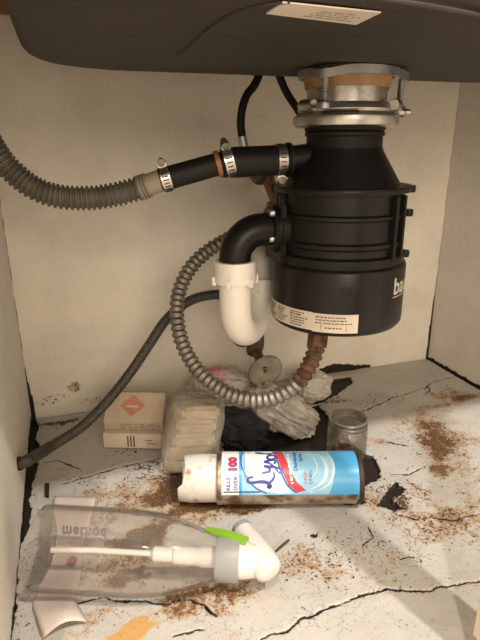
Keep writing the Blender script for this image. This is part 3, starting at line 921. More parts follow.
def clamp(c, d, r, up, w=.0105):
    d = V(d).normalized(); c = V(c)
    mb = MB(); mb.lathe([(r, -w / 2), (r + .0012, -w / 2), (r + .0012, w / 2), (r, w / 2)], c, d, 32, close=True)
    o = mb.build('hose_clamp', 'steel', hose, angle=35)
    view = (V(CAM) - c).normalized()
    n0 = (view - d * view.dot(d)).normalized()           # slots cut across the band, all round
    for j in range(24):
        t = 2 * math.pi * j / 24 + .1
        rr = (Matrix.Rotation(t, 3, d) @ n0); tt = d.cross(rr)
        mb = MB(); mb.box(c + rr * (r + .0012), .0006, .0012, w * .62, (rr, tt, d)); mb.build('band_slot', 'dirt', o)
    upv = V(up); upv = (upv - d * upv.dot(d)).normalized(); tt = d.cross(upv)
    p = c + upv * (r + .0045)
    mb = MB(); mb.box(p - upv * .001, w * .9, .013, .006, (d, tt, upv)); mb.build('screw_housing', 'steel', o, bevel=.001)
    mb = MB(); mb.lathe([(0, -.007), (.0032, -.007), (.0036, -.005), (.0036, .005), (.0044, .0055), (.0044, .0085), (.0030, .0088), (.0028, .0075), (0, .0075)], p + upv * .0015, tt if tt.dot(view) > 0 else -tt, 12)
    mb.build('clamp_screw', 'valve', o)
clamp(D1 * .86 + J1 * .14, D1 - J1, .0169, (0, -.15, -1))
clamp(J1 + k * .10, k, .0164, (0, -.5, 1))
clamp(J2 + k * .13, k, .0132, (0, -.15, 1))

# ================================================================== FAUCET HOSES
def faucet_hose(pts, label, crimp=None):
    Q, L = spline(pts, 70)
    o = tag(empty('faucet_hose', Q[-1]), label, 'hose', 'faucet supply hoses')
    mb = MB(); mb.tube(Q, .0052, 14); mb.build('tube', 'rubber', o)
    if crimp:
        a, b = crimp
        mb = MB(); mb.tube([Q[a], Q[(a + b) // 2], Q[b]], .0060, 16); mb.build('crimp_sleeve', 'zinc', o)
        mb = MB(); e = V(Q[-1])
        mb.lathe([(0, -.004), (.011, -.004), (.0125, 0), (.0125, .006), (.011, .010), (.006, .014), (0, .014)], e, V(Q[-1]) - V(Q[-3]), 6); mb.build('coupling_nut', 'valve_dark', o)
ty = -.19
faucet_hose([py(270, 40, ty), py(257, 80, ty), py(247, 95, ty), py(242, 110, ty), py(241, 128, ty), py(245, 150, ty), py(252, 164, ty), py(258, 174, ty)], 'thin black faucet hose behind the drain hose with a metal crimp', (48, 57))
faucet_hose([py(270, 50, ty + .02), py(281, 80, ty + .02), py(288, 95, ty + .02), py(299, 112, ty + .02), py(312, 140, ty + .02), py(320, 190, ty + .03), py(325, 240, ty + .05)], 'short black faucet hose passing behind the metal mounting collar')

# ================================================================== SHUTOFF VALVE
vb = np.array(py(258, 350, -.075))
val = tag(empty('shutoff_valve', (vb[0], 0, vb[2])), 'tarnished shutoff valve with an oval handle below the white trap', 'valve')
mb = MB(); mb.tube([(vb[0], 0, vb[2] + .004), (vb[0], -.05, vb[2] + .004)], .009, 16); mb.build('stub_pipe', 'valve_dark', val)
mb = MB(); mb.lathe([(.008, .002), (.026, .002), (.024, .006), (.010, .010)], (vb[0], 0, vb[2] + .004), (0, -1, 0), 26, close=True); mb.build('wall_flange', 'valve', val)
mb = MB(); mb.lathe([(0, -.018), (.012, -.018), (.014, -.014), (.0160, 0), (.014, .016), (.012, .030), (.0095, .034), (0, .034)], (vb[0], -.06, vb[2] + .004), (.1, -.1, 1), 20); mb.build('valve_body', 'valve_dark', val)
hc = np.array(py(265, 371, -.120))
hn = V(CAM) - V(hc); hn = (hn.normalized() + Vector((.25, 0, -.05))).normalized()
mb = MB(); mb.tube([(vb[0], -.062, vb[2] - .002), V(hc) - hn * .002], .0085, 14); mb.build('stem', 'valve_dark', val)
ux = Vector((1, 0, .55)); ux = (ux - hn * ux.dot(hn)).normalized(); uy = hn.cross(ux)
mb = MB(); vs = []; fs = []
hp = [(0, .0020), (.4, .0020), (.86, .0022), (.95, .0030), (1.0, .0015), (.98, -.002), (.7, -.006), (0, -.007)]
for r, h in hp:
    for i in range(36):
        t = 2 * math.pi * i / 36
        vs.append(V(hc) + ux * (.0315 * max(r, .001) * math.cos(t)) + uy * (.0240 * max(r, .001) * math.sin(t)) + hn * h)
for j in range(len(hp) - 1):
    for i in range(36):
        i2 = (i + 1) % 36; fs.append((j * 36 + i, j * 36 + i2, (j + 1) * 36 + i2, (j + 1) * 36 + i))
mb.add(vs, fs); hd = mb.build('oval_handle', 'valve', val)
mb = MB(); mb.lathe([(0, 0), (.0035, 0), (.0035, .002), (.002, .003), (0, .003)], V(hc) + hn * .0018, hn, 12); mb.build('handle_screw', 'valve_dark', hd)

# ================================================================== ARMORED POWER CABLE
def pdl(lst): return [pdist(u, v, d) for u, v, d in lst]
cab = tag(empty('armored_power_cable', pdist(317, 340, .645)), 'ribbed steel conduit looping from under the disposal to behind the elbow', 'cable')
pts = pdl([(319, 326, .645), (317, 345, .645), (311, 362, .648), (300, 380, .654), (284, 393, .662), (264, 400, .672), (241, 398, .684), (217, 387, .696), (197, 369, .708), (183, 345, .72), (177, 318, .73), (179, 292, .742), (189, 270, .752), (204, 254, .762), (222, 242, .772), (248, 230, .79), (275, 226, .82), (300, 228, .85)])
Pc, Lc = spline(pts, 520)
s = np.linspace(0, Lc, 520)
def crad(s): return .0096 + .0012 * np.clip(np.sin(s * 2 * math.pi / .0088) * 1.8, -1, 1)
kx = int(520 * .125)
mb = MB(); mb.tube(Pc[kx:], crad(s[kx:]), 20); mb.build('conduit', 'conduit', cab, angle=70)
mb = MB(); mb.tube(Pc[:kx + 2], crad(s[:kx + 2]) + .0004, 20); o = mb.build('rusty_conduit_end', 'rust', cab, angle=70); o['label'] = 'rusted brown end of the conduit'
a, b = Pc[3], Pc[22]
mb = MB(); mb.tube([a, b], .0130, 8); mb.build('cable_connector', 'rust', cab)

# ================================================================== BRAIDED HOSE
bh0 = np.array(pxx(20, 463, .004))
pts = [(-.004, bh0[1] + .012, bh0[2] - .008), tuple(bh0 + np.array([.008, 0, .001])), py(50, 447, -.185), py(80, 428, -.165), py(106, 403, -.15), py(130, 373, -.14), py(149, 345, -.135), py(166, 320, -.13), py(186, 303, -.125), py(205, 296, -.12), py(225, 296, -.115), py(246, 310, -.105), py(256, 328, -.085), (vb[0] + .003, -.062, vb[2] + .036)]
Pb, Lb = spline(pts, 360)
bh = tag(empty('braided_supply_hose', Pb[10]), 'dark grey braided water hose crossing from the left wall towards the trap', 'hose')
s = np.linspace(0, Lb, 360)
mb = MB(); mb.tube(Pb, .0074 + .0007 * np.sin(s * 2 * math.pi / .0050), 14); mb.build('braided_sleeve', 'braid', bh, angle=80)
mb = MB(); mb.tube([Pb[-22], Pb[-12], Pb[-3]], [.0078, .0082, .0105], 6); mb.build('coupling_nut', 'valve_dark', bh)
mb = MB(); mb.tube([Pb[2], Pb[9], Pb[14]], [.0088, .0088, .0074], 16); mb.build('wall_ferrule', 'dirt', bh)

# ================================================================== CARTON
def frame_on(o, xdir):
    x = V(xdir); x.z = 0; x.normalize(); y = Vector((-x.y, x.x, 0)); z = Vector((0, 0, 1))
    o = V(o)
    return lambda a, b, c: o + x * a + y * b + z * c
c0 = pz(104, 448); c1 = pz(164, 449.5)
fb = frame_on(c0, c1 - c0); bw = float(np.linalg.norm((c1 - c0)))
car = tag(empty('cardboard_box', c0), 'small tan carton with a red diamond print leaning on the back wall', 'box')
def slab(pts4, nrm, th, name, material, parent):
    """thin board from four corners"""
    a = [V(p) for p in pts4]; nn = V(nrm).normalized() * th
    mb = MB(); mb.add(a + [p + nn for p in a], [(0, 1, 2, 3), (7, 6, 5, 4), (0, 4, 5, 1), (1, 5, 6, 2), (2, 6, 7, 3), (3, 7, 4, 0)])
    return mb.build(name, material, parent, False)
hb, db = .026, .030
mb = MB(); mb.add([fb(x, y, z) for z in (0.0005, hb) for x, y in ((0, 0), (bw, 0), (bw, db), (0, db))], [(0, 3, 2, 1), (4, 5, 6, 7), (0, 1, 5, 4), (1, 2, 6, 5), (2, 3, 7, 6), (3, 0, 4, 7)])
mb.build('lower_carton', 'card_light', car, bevel=.0012)
mb = MB(); z1, y1, z2, y2, z3, y3 = hb, .010, hb + .017, .005, hb + .050, .040
mb.add([fb(x, y, z) for x in (.001, bw - .001) for y, z in ((y1, z1 + .0004), (y2, z2), (y3, z3), (y3 + .012, z3 - .004), (y2 + .016, z1 + .0004))],
       [(0, 1, 2, 3, 4), (9, 8, 7, 6, 5), (0, 5, 6, 1), (1, 6, 7, 2), (2, 7, 8, 3), (3, 8, 9, 4), (4, 9, 5, 0)])
mb.build('upper_carton', 'card', car, False, bevel=.0008)
def face_map(p00, p10, p01, lift):
    p00, p10, p01 = V(p00), V(p10), V(p01); nn = (p10 - p00).cross(p01 - p00).normalized() * lift
    return lambda x, y: p00 + (p10 - p00) * x + (p01 - p00) * y + nn
fm = face_map(fb(.001, y2, z2), fb(bw - .001, y2, z2), fb(.001, y3, z3), .0005)
map_mesh('diamond_print', flat_mesh([[(.24, .55), (.46, .18), (.68, .55), (.46, .92)]]), fm, 'red_print', car)
map_mesh('diamond_lettering', flat_mesh([[(.36, .49), (.56, .49), (.56, .56), (.36, .56)]]), face_map(fb(.001, y2, z2), fb(bw - .001, y2, z2), fb(.001, y3, z3), .0008), 'card_light', car)
fm = face_map(fb(.001, y1, z1), fb(bw - .001, y1, z1), fb(.001, y2, z2), .0005)
mk = []
for j in range(4): mk += word_marks(.28, .95, .15 + .2 * j, .05, 40 + j)
map_mesh('small_print', flat_mesh(mk), fm, 'print', car)
fm = face_map(fb(0, 0, 0), fb(bw, 0, 0), fb(0, 0, hb), .0005)
mk = []
for j in range(3): mk.append([(.40 + .05 * j, .15), (.425 + .05 * j, .15), (.425 + .05 * j, .85), (.40 + .05 * j, .85)])
mk += word_marks(.70, .92, .55, .06, 61) + word_marks(.72, .88, .35, .06, 62)
map_mesh('small_print', flat_mesh(mk), fm, 'print', car)

# ================================================================== LUMPY THINGS
def lumpy(name, center, size, rot, material, parent=None, sub=5, amp=.25, freq=2.2, ridge=.0, seed=0, power=2.0, flat=True, shape=None, ink=None):
    bm = bmesh.new(); bmesh.ops.create_icosphere(bm, subdivisions=sub, radius=1)
    R3 = Matrix.Rotation(rot[2], 3, 'Z') @ Matrix.Rotation(rot[1], 3, 'Y') @ Matrix.Rotation(rot[0], 3, 'X')
    off = Vector((seed * 7.3, seed * 3.1, seed * 1.7)); inks = []
    for v in bm.verts:
        p = v.co.copy()
        if power != 2:      # superellipsoid
            k = (abs(p.x) ** power + abs(p.y) ** power + abs(p.z) ** power) ** (-1 / power); p = p * k
        pe = Vector((p.x * .45, p.y * 1.7, p.z * 1.7)) if ridge > .2 else p
        nv = mnoise.fractal(p * freq + off, 1.0, 2.0, 4)
        rv = 1 - abs(mnoise.noise(pe * freq * 1.3 + off)) * 2
        rv2 = 1 - abs(mnoise.noise(pe * freq * 2.9 + off)) * 2
        k = 1 + amp * nv + ridge * (rv * .7 + rv2 * .30 - .5)
        q = p * k
        if shape: q = shape(q)
        inks.append(ink(p) if ink else 0)
        q = R3 @ Vector((q.x * size[0], q.y * size[1], q.z * size[2])) + V(center)
        if flat and q.z < .0008: q.z = .0008 + (q.z - .0008) * .02
        v.co = q
    me = bpy.data.meshes.new(name); bm.to_mesh(me); bm.free()
    if ink: set_attr(me, 'ink', np.array(inks))
    return link(name, me, material, parent, True, 80)

# wrapped package of pads
pk0 = pz(192, 480)
pk = tag(empty('wrapped_package', pk0), 'off-white pads wrapped in cloudy plastic standing behind the spray can cap', 'package')
pc = np.array([pk0[0] - .002, pk0[1] + .030, .0])
for j in range(5):
    z = .012 + .0200 * j; kx_ = .033 - .0017 * j
    mb = MB(); a = math.radians(-16 + 3 * ((j * 37) % 5 - 2)); cx = pc[0] + .0065 * j; cy_ = pc[1] + .001 * j
    ax_ = (Vector((math.cos(a), math.sin(a), 0)), Vector((-math.sin(a), math.cos(a), 0)), Vector((0, 0, 1)))
    mb.box((cx, cy_, z), kx_ * 2, .040, .0205, ax_); mb.build('pad', 'pack', pk, bevel=.005)
lumpy('plastic_wrap', (pc[0] + .012, pc[1] + .002, .053), (.040, .029, .058), (0, .20, math.radians(-16)), 'wrap', pk, 5, .03, 1.6, .07, 5, 5.0)

# plastic bags
b0 = py(226, 404, -.075)
tag(lumpy('plastic_bag', (b0[0], b0[1], .034), (.060, .038, .036), (0, .1, -.25), 'bag_pink', None, 5, .25, 1.5, .24, 3, 2.6,
          ink=lambda p: .85 * math.exp(-((p.x + .35) ** 2 + (p.z - .75) ** 2) / .22)), 'crumpled white plastic bag with pink print beside the wrapped package', 'plastic bag', 'crumpled bags by the back wall')
b1 = pz(294, 434)
tag(lumpy('plastic_bag', (b1[0] - .010, b1[1] + .030, .030), (.054, .032, .031), (0, .35, -.85), 'bag_green', None, 5, .28, 1.6, .26, 9, 2.5,
          ink=lambda p: .62 * math.exp(-((p.x - .15) ** 2 + (p.z - .75) ** 2 + (p.y - .1) ** 2) / .30)), 'crumpled white plastic bag with green print behind the spray can', 'plastic bag', 'crumpled bags by the back wall')
b2 = pz(318, 402)
tag(lumpy('plastic_bag', (b2[0] - .004, b2[1] + .018, .026), (.036, .026, .028), (.2, .2, .2), 'bag_green', None, 5, .25, 1.6, .22, 14, 2.3,
          ink=lambda p: 0.0), 'small plain white plastic scrap under the rusty end of the conduit', 'plastic bag', 'crumpled bags by the back wall')
# black cloth
b3 = pz(248, 452)
tag(lumpy('black_cloth', (b3[0] - .006, b3[1] + .024, .027), (.044, .026, .026), (0, .45, -.3), 'cloth', None, 5, .22, 1.8, .25, 21, 2.5),
    'crumpled black cloth between the wrapped package and the white bag', 'cloth')

# ================================================================== GLASS JAR
jc = pz(346, 454)
jar = tag(empty('glass_jar', (jc[0], jc[1], 0)), 'open clear glass jar standing behind the end of the spray can', 'jar')
jr, jh = .0295, .063
prof = [(0, .001), (.020, .001), (jr - .002, .002), (jr, .006), (jr, jh - .020), (jr - .002, jh - .0165), (jr - .0028, jh - .015)]
for k in range(2):
    z = jh - .013 + k * .005
    prof += [(jr - .0028, z), (jr - .0012, z + .0012), (jr - .0012, z + .0022), (jr - .0028, z + .0034)]
prof += [(jr - .0028, jh - .001), (jr - .0036, jh), (jr - .0050, jh - .001), (jr - .0050, jh - .014), (jr - .0024, jh - .020), (jr - .0022, .008), (jr - .005, .005), (0, .005)]
mb = MB(); mb.lathe(prof, (jc[0], jc[1], 0), (0, 0, 1), 48); mb.build('jar_glass', 'glass', jar, angle=50)
for z, rr_ in ((jh - .0015, .0018), (jh - .0085, .0014), (jh - .0150, .0016)):
    mb = MB(); mb.lathe([(jr - .0022 + rr_ * math.cos(t), z + rr_ * math.sin(t)) for t in np.linspace(0, 2 * math.pi, 10, endpoint=False)], (jc[0], jc[1], 0), (0, 0, 1), 48, close=True)
    mb.build('thread_ring', 'glass_rim', jar, angle=80)
mb = MB(); mb.lathe([(0, .0052), (.018, .0052), (.021, .0055), (.012, .0070), (0, .0075)], (jc[0], jc[1], 0), (0, 0, 1), 24); mb.build('brown_residue', 'rust', jar)

# ================================================================== SPRAY CAN
ca = pz(180, 478, .0325); cb = pz(359, 477, .0325)
CL = float(np.linalg.norm(cb - ca)); cdv = V((cb - ca) / CL)
ca = V(ca); rc = .032
can = tag(empty('spray_can', ca - Vector((0, 0, .033))), 'light blue and white disinfectant spray can lying on its side on the rotten floor', 'spray can')
side = cdv.cross(Vector((0, 0, 1))).normalized()         # horizontal, towards the room
if side.dot(V(CAM) - ca) < 0: side = -side
def can_pt(s_, ang, r):
    """s along the can from the cap, ang 0 = facing the room horizontally, 90 = straight up"""
    t = math.radians(ang)
    return ca + cdv * s_ + (side * math.cos(t) + Vector((0, 0, 1)) * math.sin(t)) * r
S1 = CL * 40 / 180
mb = MB(); mb.lathe([(0, S1 - .012), (.020, S1 - .010), (.030, S1 + .001), (.0328, S1 + .003), (.033, S1 + .006), (.033, CL - .008), (.0322, CL - .006), (0, CL - .006)], ca, cdv, 56); mb.build('can_body', 'can_steel', can, angle=50)
mb = MB(); mb.lathe([(.025, CL - .0075), (.0330, CL - .0075), (.0338, CL - .005), (.0338, CL - .001), (.0325, CL), (.0300, CL), (.028, CL - .005), (.025, CL - .005)], ca, cdv, 56, close=True); mb.build('base_rim', 'rim', can, angle=50)
mb = MB(); mb.lathe([(.028, S1 - .003), (.0332, S1 - .003), (.0337, S1), (.0332, S1 + .003), (.028, S1 + .003)], ca, cdv, 56, close=True); mb.build('shoulder_rim', 'can_steel', can)
# cap: cup with an open, slightly cut-away mouth
mb = MB(); vs = []; fs = []; nseg = 56
cprof = [(.0300, 1.0), (.0302, .85), (.0306, .35), (.0290, .05), (.0280, 0), (.0262, .02), (.0265, .3), (.0268, .9)]
for r, h in cprof:
    for i in range(nseg):
        ang = 360 * i / nseg
        cut = .014 * sstep(np.array(math.sin(math.radians(ang))), .15, .35) * (1 - .25 * math.cos(math.radians(ang * 3)))
        s_ = float(S1 - .001 - (1 - h) * (S1 - .003 - cut * .35)) if h > 0.5 else float(cut * .5 + h * (S1 - .004 - cut * .5))
        vs.append(can_pt(s_, ang, r))
for j in range(len(cprof) - 1):
    for i in range(nseg):
        i2 = (i + 1) % nseg; fs.append((j * nseg + i, j * nseg + i2, (j + 1) * nseg + i2, (j + 1) * nseg + i))
mb.add(vs, fs); cap = mb.build('cap', 'can_cap', can, angle=60)
mb = MB(); mb.lathe([(0, .012), (.0265, .012), (.0265, .016), (0, .016)], ca, cdv, 40); mb.build('cap_floor', 'can_cap', cap)
# wrapped label: flat coordinates x = along the can, y = angle in degrees
def lab(polys, name, material, parent, r=.0333, cut=True):
    me = flat_mesh(polys) if isinstance(polys, list) else polys
    for v in me.vertices: v.co.y *= .001
    return map_mesh(name, me, lambda x, y: can_pt(x, y * 1000, r), material, parent, cut=.006)
def xs(u): return (u - 181) / 182 * CL
def rect(u0, u1, a0, a1): return [(xs(u0), a0), (xs(u1), a0), (xs(u1), a1), (xs(u0), a1)]
label_o = lab([rect(224, 358, -18, 200)], 'label', 'lab_pale', can, .03315)
lab([rect(224, 241, -18, 200)], 'white_band', 'lab_white', label_o, .0333)
lab([[(xs(326), -18), (xs(358), -18), (xs(358), 200), (xs(326), 200), (xs(331), 120), (xs(334), 60), (xs(332), 20)]], 'blue_field', 'lab_blue', label_o, .0333)
lab([rect(241, 244, -18, 200)], 'blue_stripe', 'lab_blue', label_o, .0333)
# white swoosh behind the brand word
sw = [(xs(248), 110), (xs(246), 85), (xs(247), 60), (xs(250), 38), (xs(256), 20), (xs(266), 6), (xs(280), 0), (xs(292), 2), (xs(284), 22), (xs(280), 50), (xs(278), 80), (xs(277), 110)]
lab([sw], 'white_swoosh', 'lab_white', label_o, .0334)
def cstroke(pts, w): return ([(xs(u), a * .001) for u, a in pts], w)
def strokes(lst, name, material, r):
    # strokes drawn in metres: y is arc length
    me = strokes_mesh([([(xs(u), math.radians(a) * rc) for u, a in p], w) for p, w in lst])
    return map_mesh(name, me, lambda x, y: can_pt(x, math.degrees(y / rc), r), material, label_o)
strokes([([(246, 112), (243, 85), (244, 58), (249, 34), (257, 14), (268, 1)], .0014)], 'blue_outline', 'lab_navy', .03345)
# brand word in script, reading up the can: L y s o l
def glyph(pts, w): return ([(273 + .75 * x - 2.55 * y, 16 + 6.3 * x) for x, y in pts], w)
strokes([
    glyph([(3.2, 8.0), (3.0, 9.6), (2.0, 10.0), (1.4, 8.4), (1.7, 5.0), (1.4, 2.2), (.2, .5), (-.3, 1.3), (.9, 1.5), (2.4, .4), (3.8, .1), (4.8, 1.0)], (.0026, .0044, .0024)),
    glyph([(4.6, 5.0), (4.9, 2.8), (5.6, 2.3), (6.4, 3.2), (6.9, 5.0)], (.0026, .0034, .0026)),
    glyph([(6.9, 5.0), (6.6, 1.4), (5.9, -1.8), (5.0, -2.8), (4.5, -1.8), (5.6, -.2), (7.0, 1.3)], (.0034, .0030, .0020)),
    glyph([(7.0, 1.3), (8.1, 3.4), (8.5, 5.2), (9.1, 3.4), (9.3, 1.8), (8.6, .9), (7.8, 1.4)], (.0020, .0034, .0026)),
    glyph([(10.6, 4.7), (9.8, 3.9), (9.7, 2.2), (10.5, 1.2), (11.4, 2.0), (11.6, 3.8), (10.8, 4.7), (10.4, 4.5)], .0032),
    glyph([(11.8, 3.0), (13.0, 6.4), (13.8, 9.2), (13.3, 9.8), (12.9, 7.6), (12.9, 3.4), (13.3, 1.4), (14.2, 1.8)], .0030),
], 'brand_script', 'lab_navy', .03352)
ban = [(xs(276), 112), (xs(279), 80), (xs(283), 48), (xs(289), 20), (xs(298), 3), (xs(306), 8), (xs(297), 26), (xs(291), 50), (xs(287), 80), (xs(284), 112)]
lab([ban], 'red_banner', 'lab_red', label_o, .0335)
strokes([([(275, 112), (278, 80), (282, 48), (288, 20), (297, 2)], .0018)], 'banner_edge', 'lab_navy', .03355)
def can_text(s_, size, u, a0, material, name, r=.0335, bold=0.0, spacing=1.0):
    """text reading upwards round the can, its foot to the right"""
    me = text2d(s_, size, bold=bold, spacing=spacing)
    return map_mesh(name, me, lambda x, y: can_pt(xs(u) - y, a0 + math.degrees(x / rc), r), material, label_o, cut=.004)
can_text('KILLS', .0066, 232.5, 8, 'lab_navy', 'lettering', bold=.0002)
can_text('OVER', .0066, 239.5, 8, 'lab_navy', 'lettering', bold=.0002)
can_text('100', .0135, 238.5, 47, 'lab_navy', 'lettering', .03345, bold=.0012)
can_text('100', .0135, 238.0, 48, 'lab_red', 'lettering', .0336, bold=.0004)
can_text('Disinfectant', .0066, 298, 48, 'lab_navy', 'lettering', bold=.0001)
can_text('Spray', .0066, 303.5, 70, 'lab_navy', 'lettering', bold=.0001)
can_text('CRISP', .0056, 307, 22, 'lab_red', 'lettering')
can_text('LINEN', .0056, 312, 22, 'lab_navy', 'lettering')
mk = word_marks(30, 100, 0, 3, 71)
lab([[(xs(247) - .0008 - .0012 * 0, a[0][0]), (xs(247) - .0002, a[0][0]), (xs(247) - .0002, a[1][0]), (xs(247) - .0008, a[1][0])] for a in mk], 'small_print', 'lab_navy', label_o, .0334)
mk = word_marks(22, 95, 0, 4, 72)
lab([[(xs(288.5 + 5 * math.exp(-(a[0][0] - 10) / 25)), a[0][0]), (xs(290.5 + 5 * math.exp(-(a[0][0] - 10) / 25)), a[0][0]), (xs(290.5 + 5 * math.exp(-(a[0][0] - 10) / 25)), a[1][0]), (xs(288.5 + 5 * math.exp(-(a[0][0] - 10) / 25)), a[1][0])] for a in mk], 'banner_print', 'lab_white', label_o, .0337)
strokes([([(318, 100), (325, 72), (326, 45), (320, 22), (308, 8)], (.001, .0050, .001)), ([(328, 100), (333, 74), (333, 45), (327, 20), (316, 6)], (.001, .0034, .001)),
         ([(309, 95), (316, 76), (317, 52), (311, 32)], (.0008, .0020, .0008))], 'pale_rings', 'lab_ring', .0335)
lab([rect(224, 357, -18, -3)], 'grime_band', 'can_steel', label_o, .0336)
lab([rect(226, 262, 3, 6)], 'blue_line', 'lab_navy', label_o, .0334)

# ================================================================== SPRAY BOTTLE
ba = V(pz(40, 547, .0452)); bb_ = V(pz(226, 558, .0415))
bd = (bb_ - ba); BL = bd.length; bd.normalize()
bot = tag(empty('spray_bottle', (ba.x, ba.y, 0)), 'clear empty spray bottle with a white sprayer head lying at the front left', 'spray bottle')
br = .0432
def shell(prof, th):
    inn = [(max(r - th, 0), h + (th if i < 2 else 0)) for i, (r, h) in enumerate(prof)]
    return prof + inn[::-1]
bp = [(0, .004), (br * .80, .003), (br * .96, 0), (br * .99, .002), (br, .006), (br * 1.0, .06), (br * .99, .100), (br * .95, .122), (br * .86, .142), (br * .74, .160), (br * .60, .176), (br * .50, .187), (.0195, BL - .006), (.0195, BL + .004)]
mb = MB(); mb.lathe(shell(bp, .0012), ba, bd, 64); mb.build('bottle_body', 'clear', bot, angle=50)
bs = bd.cross(Vector((0, 0, 1))).normalized()
if bs.dot(V(CAM) - ba) < 0: bs = -bs
def bpt(s_, ang, r):
    t = math.radians(ang); return ba + bd * s_ + (bs * math.cos(t) + Vector((0, 0, 1)) * math.sin(t)) * r
mb = MB(); mb.tube([ba + bd * .012 - Vector((0, 0, .003)), ba + bd * .06, ba + bd * (BL * .62)], .0030, 14); mb.build('dip_tube', 'tube', bot)
mb = MB(); mb.lathe([(0, BL * .60), (.0035, BL * .60), (.0075, BL * .62), (.0075, BL * .72), (.0092, BL * .73), (.0092, BL * .86), (.0105, BL * .87), (.0105, BL), (0, BL)], ba, bd, 24); mb.build('pump_cylinder', 'tube', bot)
mb = MB(); mb.lathe([(.018, BL - .010), (.0218, BL - .010), (.0228, BL - .007), (.0232, BL + .010), (.0222, BL + .014), (.018, BL + .014)], ba, bd, 40, close=True); mb.build('collar', 'collar', bot, angle=35)
# sprayer head: neck swelling into a cross barrel
hj = ba + bd * (BL + .036)
e_back = V(pz(269, 571, .040)); e_noz = V(pz(243, 531, .046))
bx = (e_noz - e_back).normalized()
mb = MB(); mb.tube([bb_ + bd * .012, bb_ + bd * .020, bb_ + bd * .030, (e_back * .6 + e_noz * .4)], [.0195, .0190, .0175, .0150], 28); mb.build('sprayer_neck', 'white_plastic', bot, angle=60)
LB = (e_noz - e_back).length
mb = MB(); mb.lathe([(0, -.003), (.009, -.0026), (.0138, 0), (.0150, .005), (.0156, .018), (.0148, .030), (.0125, LB - .012), (.0112, LB), (0, LB)], e_back, bx, 32); mb.build('sprayer_barrel', 'white_plastic', bot, angle=60)
mb = MB(); mb.lathe([(0, LB - .001), (.0108, LB - .001), (.0113, LB + .001), (.0108, LB + .006), (.004, LB + .0065), (.003, LB + .004), (0, LB + .004)], e_back, bx, 28); mb.build('nozzle_cap', 'collar', bot)
t0 = V(pz(247, 541, .062)); t1 = V(pz(228, 534, .066)); t2 = V(pz(206, 529, .064))
mb = MB(); vs = []; fs = []
Pt = spline([t0, t1, t2], 16)[0]
for i, p in enumerate(Pt):
    w = .0055 - .0022 * i / 15; th = .0026
    p = V(p); dd = (V(Pt[min(i + 1, 15)]) - V(Pt[max(i - 1, 0)])).normalized(); sx_ = dd.cross(Vector((0, 0, 1))).normalized(); up = sx_.cross(dd)
    vs += [p - sx_ * w - up * th, p + sx_ * w - up * th * .6, p + sx_ * w + up * th * .6, p - sx_ * w + up * th]
for i in range(15):
    k = 4 * i
    for a in range(4): fs.append((k + a, k + (a + 1) % 4, k + 4 + (a + 1) % 4, k + 4 + a))
fs += [(3, 2, 1, 0), (60, 61, 62, 63)]
mb.add(vs, fs); mb.build('trigger', 'green', bot, bevel=.0008)
mb = MB(); mb.bar(t0 + Vector((-.004, 0, 0)), V((e_back * .25 + e_noz * .75)) + Vector((0, 0, .004)), .006, .005); mb.build('trigger_pivot', 'green', bot)
# label print on the far side of the bottle, read through the plastic
tm = text2d('method', .022, spacing=1.15, bold=.0010)
map_mesh('lettering', tm, lambda x, y: bpt(.006 + x * .66, 192 + math.degrees(y * .80 / br), br + .0004), 'letter_grey', bot, cut=.006)
mb = MB(); mb.add([bpt(.022 + .0055 * math.cos(t), 240 + math.degrees(.0055 * math.sin(t) / br), br + .0005) for t in np.linspace(0, 2 * math.pi, 24, endpoint=False)], [tuple(range(24))]); mb.build('round_mark', 'pink', bot)

# ================================================================== PAPER STRIP UNDER THE BOTTLE
pts_l = [(54, 496), (52, 515), (48, 545), (42, 580), (33, 601), (38, 620), (44, 638)]
pts_r = [(96, 497), (92, 515), (84, 545), (80, 580), (75, 598), (82, 612), (87, 622)]
nl = 40
def strip_side(pl, zs):
    return spline([pz(u, v, z) for (u, v), z in zip(pl, zs)], nl)[0]
zz = [.007, .002, .0005, .0005, .0025, .009, .006]
La = strip_side(pts_l, zz); Ra = strip_side(pts_r, zz)
mb = MB(); vs = []; fs = []; nw = 10
for i in range(nl):
    for j in range(nw + 1):
        t = j / nw; p = La[i] * (1 - t) + Ra[i] * t
        endl = max(0, (i - nl * .72) / (nl * .28)); p = p + np.array([0, 0, .010 * math.sin(math.pi * t) * endl])
        vs.append(p)
for i in range(nl - 1):
    for j in range(nw):
        k = i * (nw + 1) + j; fs.append((k, k + 1, k + nw + 2, k + nw + 1))
mb.add(vs, fs); ps = mb.build('paper_strip', 'paper', None, angle=80)
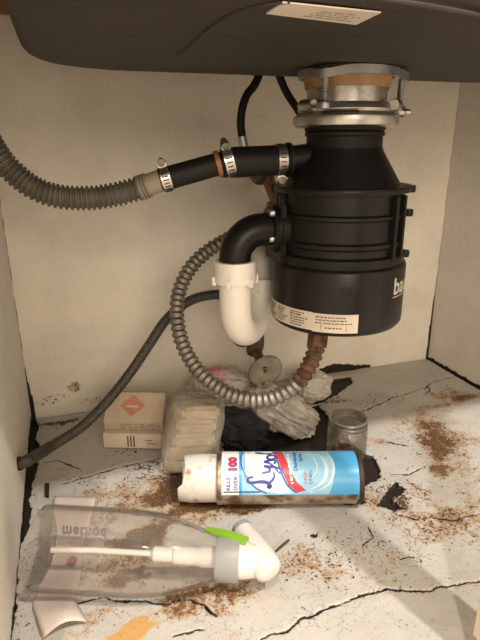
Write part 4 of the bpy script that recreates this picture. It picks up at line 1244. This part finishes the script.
md = ps.modifiers.new('thickness', 'SOLIDIFY'); md.thickness = .0006; md.offset = 1
tag(ps, 'pinkish white curled paper strip pinned under the spray bottle base', 'paper')

# ================================================================== SMALL DEBRIS
def chip(name, uvs, z, th, material, label, cat):
    pts = [pz(u, v, z)[:2] for u, v in uvs]
    mb = MB(); mb.prism([tuple(p) for p in pts], z, z + th); return tag(mb.build(name, material, None, False), label, cat)
chip('black_chip', [(45, 485), (49.5, 485), (49, 498), (45, 497)], .0005, .003, 'dirt', 'small black chip lying behind the base of the clear bottle', 'chip')
a, b = V(pz(276, 551, .003)), V(pz(289, 540, .003))
mb = MB(); mb.tube([a, (a + b) / 2 + Vector((0, 0, .0005)), b], [.0012, .0016, .0013], 7); tag(mb.build('twig', 'twig'), 'short dark stick on the floor behind the white sprayer head', 'twig')
chip('bark_flake', [(310, 536), (313, 534.5), (315, 535.5), (318, 534), (317.5, 537), (314, 538), (312, 537)], .0004, .001, 'dirt', 'small dark flake on the bare floor in front of the can', 'flake')
chip('pale_flake', [(38, 508), (43, 506), (46, 515), (41, 517)], .0004, .002, 'paper', 'pale paint flake by the left wall beside the bottle', 'flake')
crumb_v = MB()
rr = random.Random(5)
for k in range(150):
    u, v = rr.choice([(rr.gauss(205, 25), rr.gauss(487, 9)), (rr.gauss(430, 22), rr.gauss(455, 30)), (rr.gauss(390, 30), rr.gauss(505, 25)), (rr.gauss(330, 40), rr.gauss(560, 22)), (rr.gauss(140, 25), rr.gauss(475, 12))])
    p = pz(u, v, .0004)
    if not (.02 < p[0] < .79 and -.57 < p[1] < -.03): continue
    sz = rr.uniform(.0004, .0012); a = rr.uniform(0, 3)
    crumb_v.box((p[0], p[1], sz * .3), sz * 2, sz * 1.2, sz * .8, (Vector((math.cos(a), math.sin(a), 0)), Vector((-math.sin(a), math.cos(a), 0)), Vector((0, 0, 1))))
cr = crumb_v.build('rust_crumbs', 'twig', None, False)
cr['kind'] = 'stuff'; tag(cr, 'dark crumbs and specks scattered over the stained floor', 'debris')
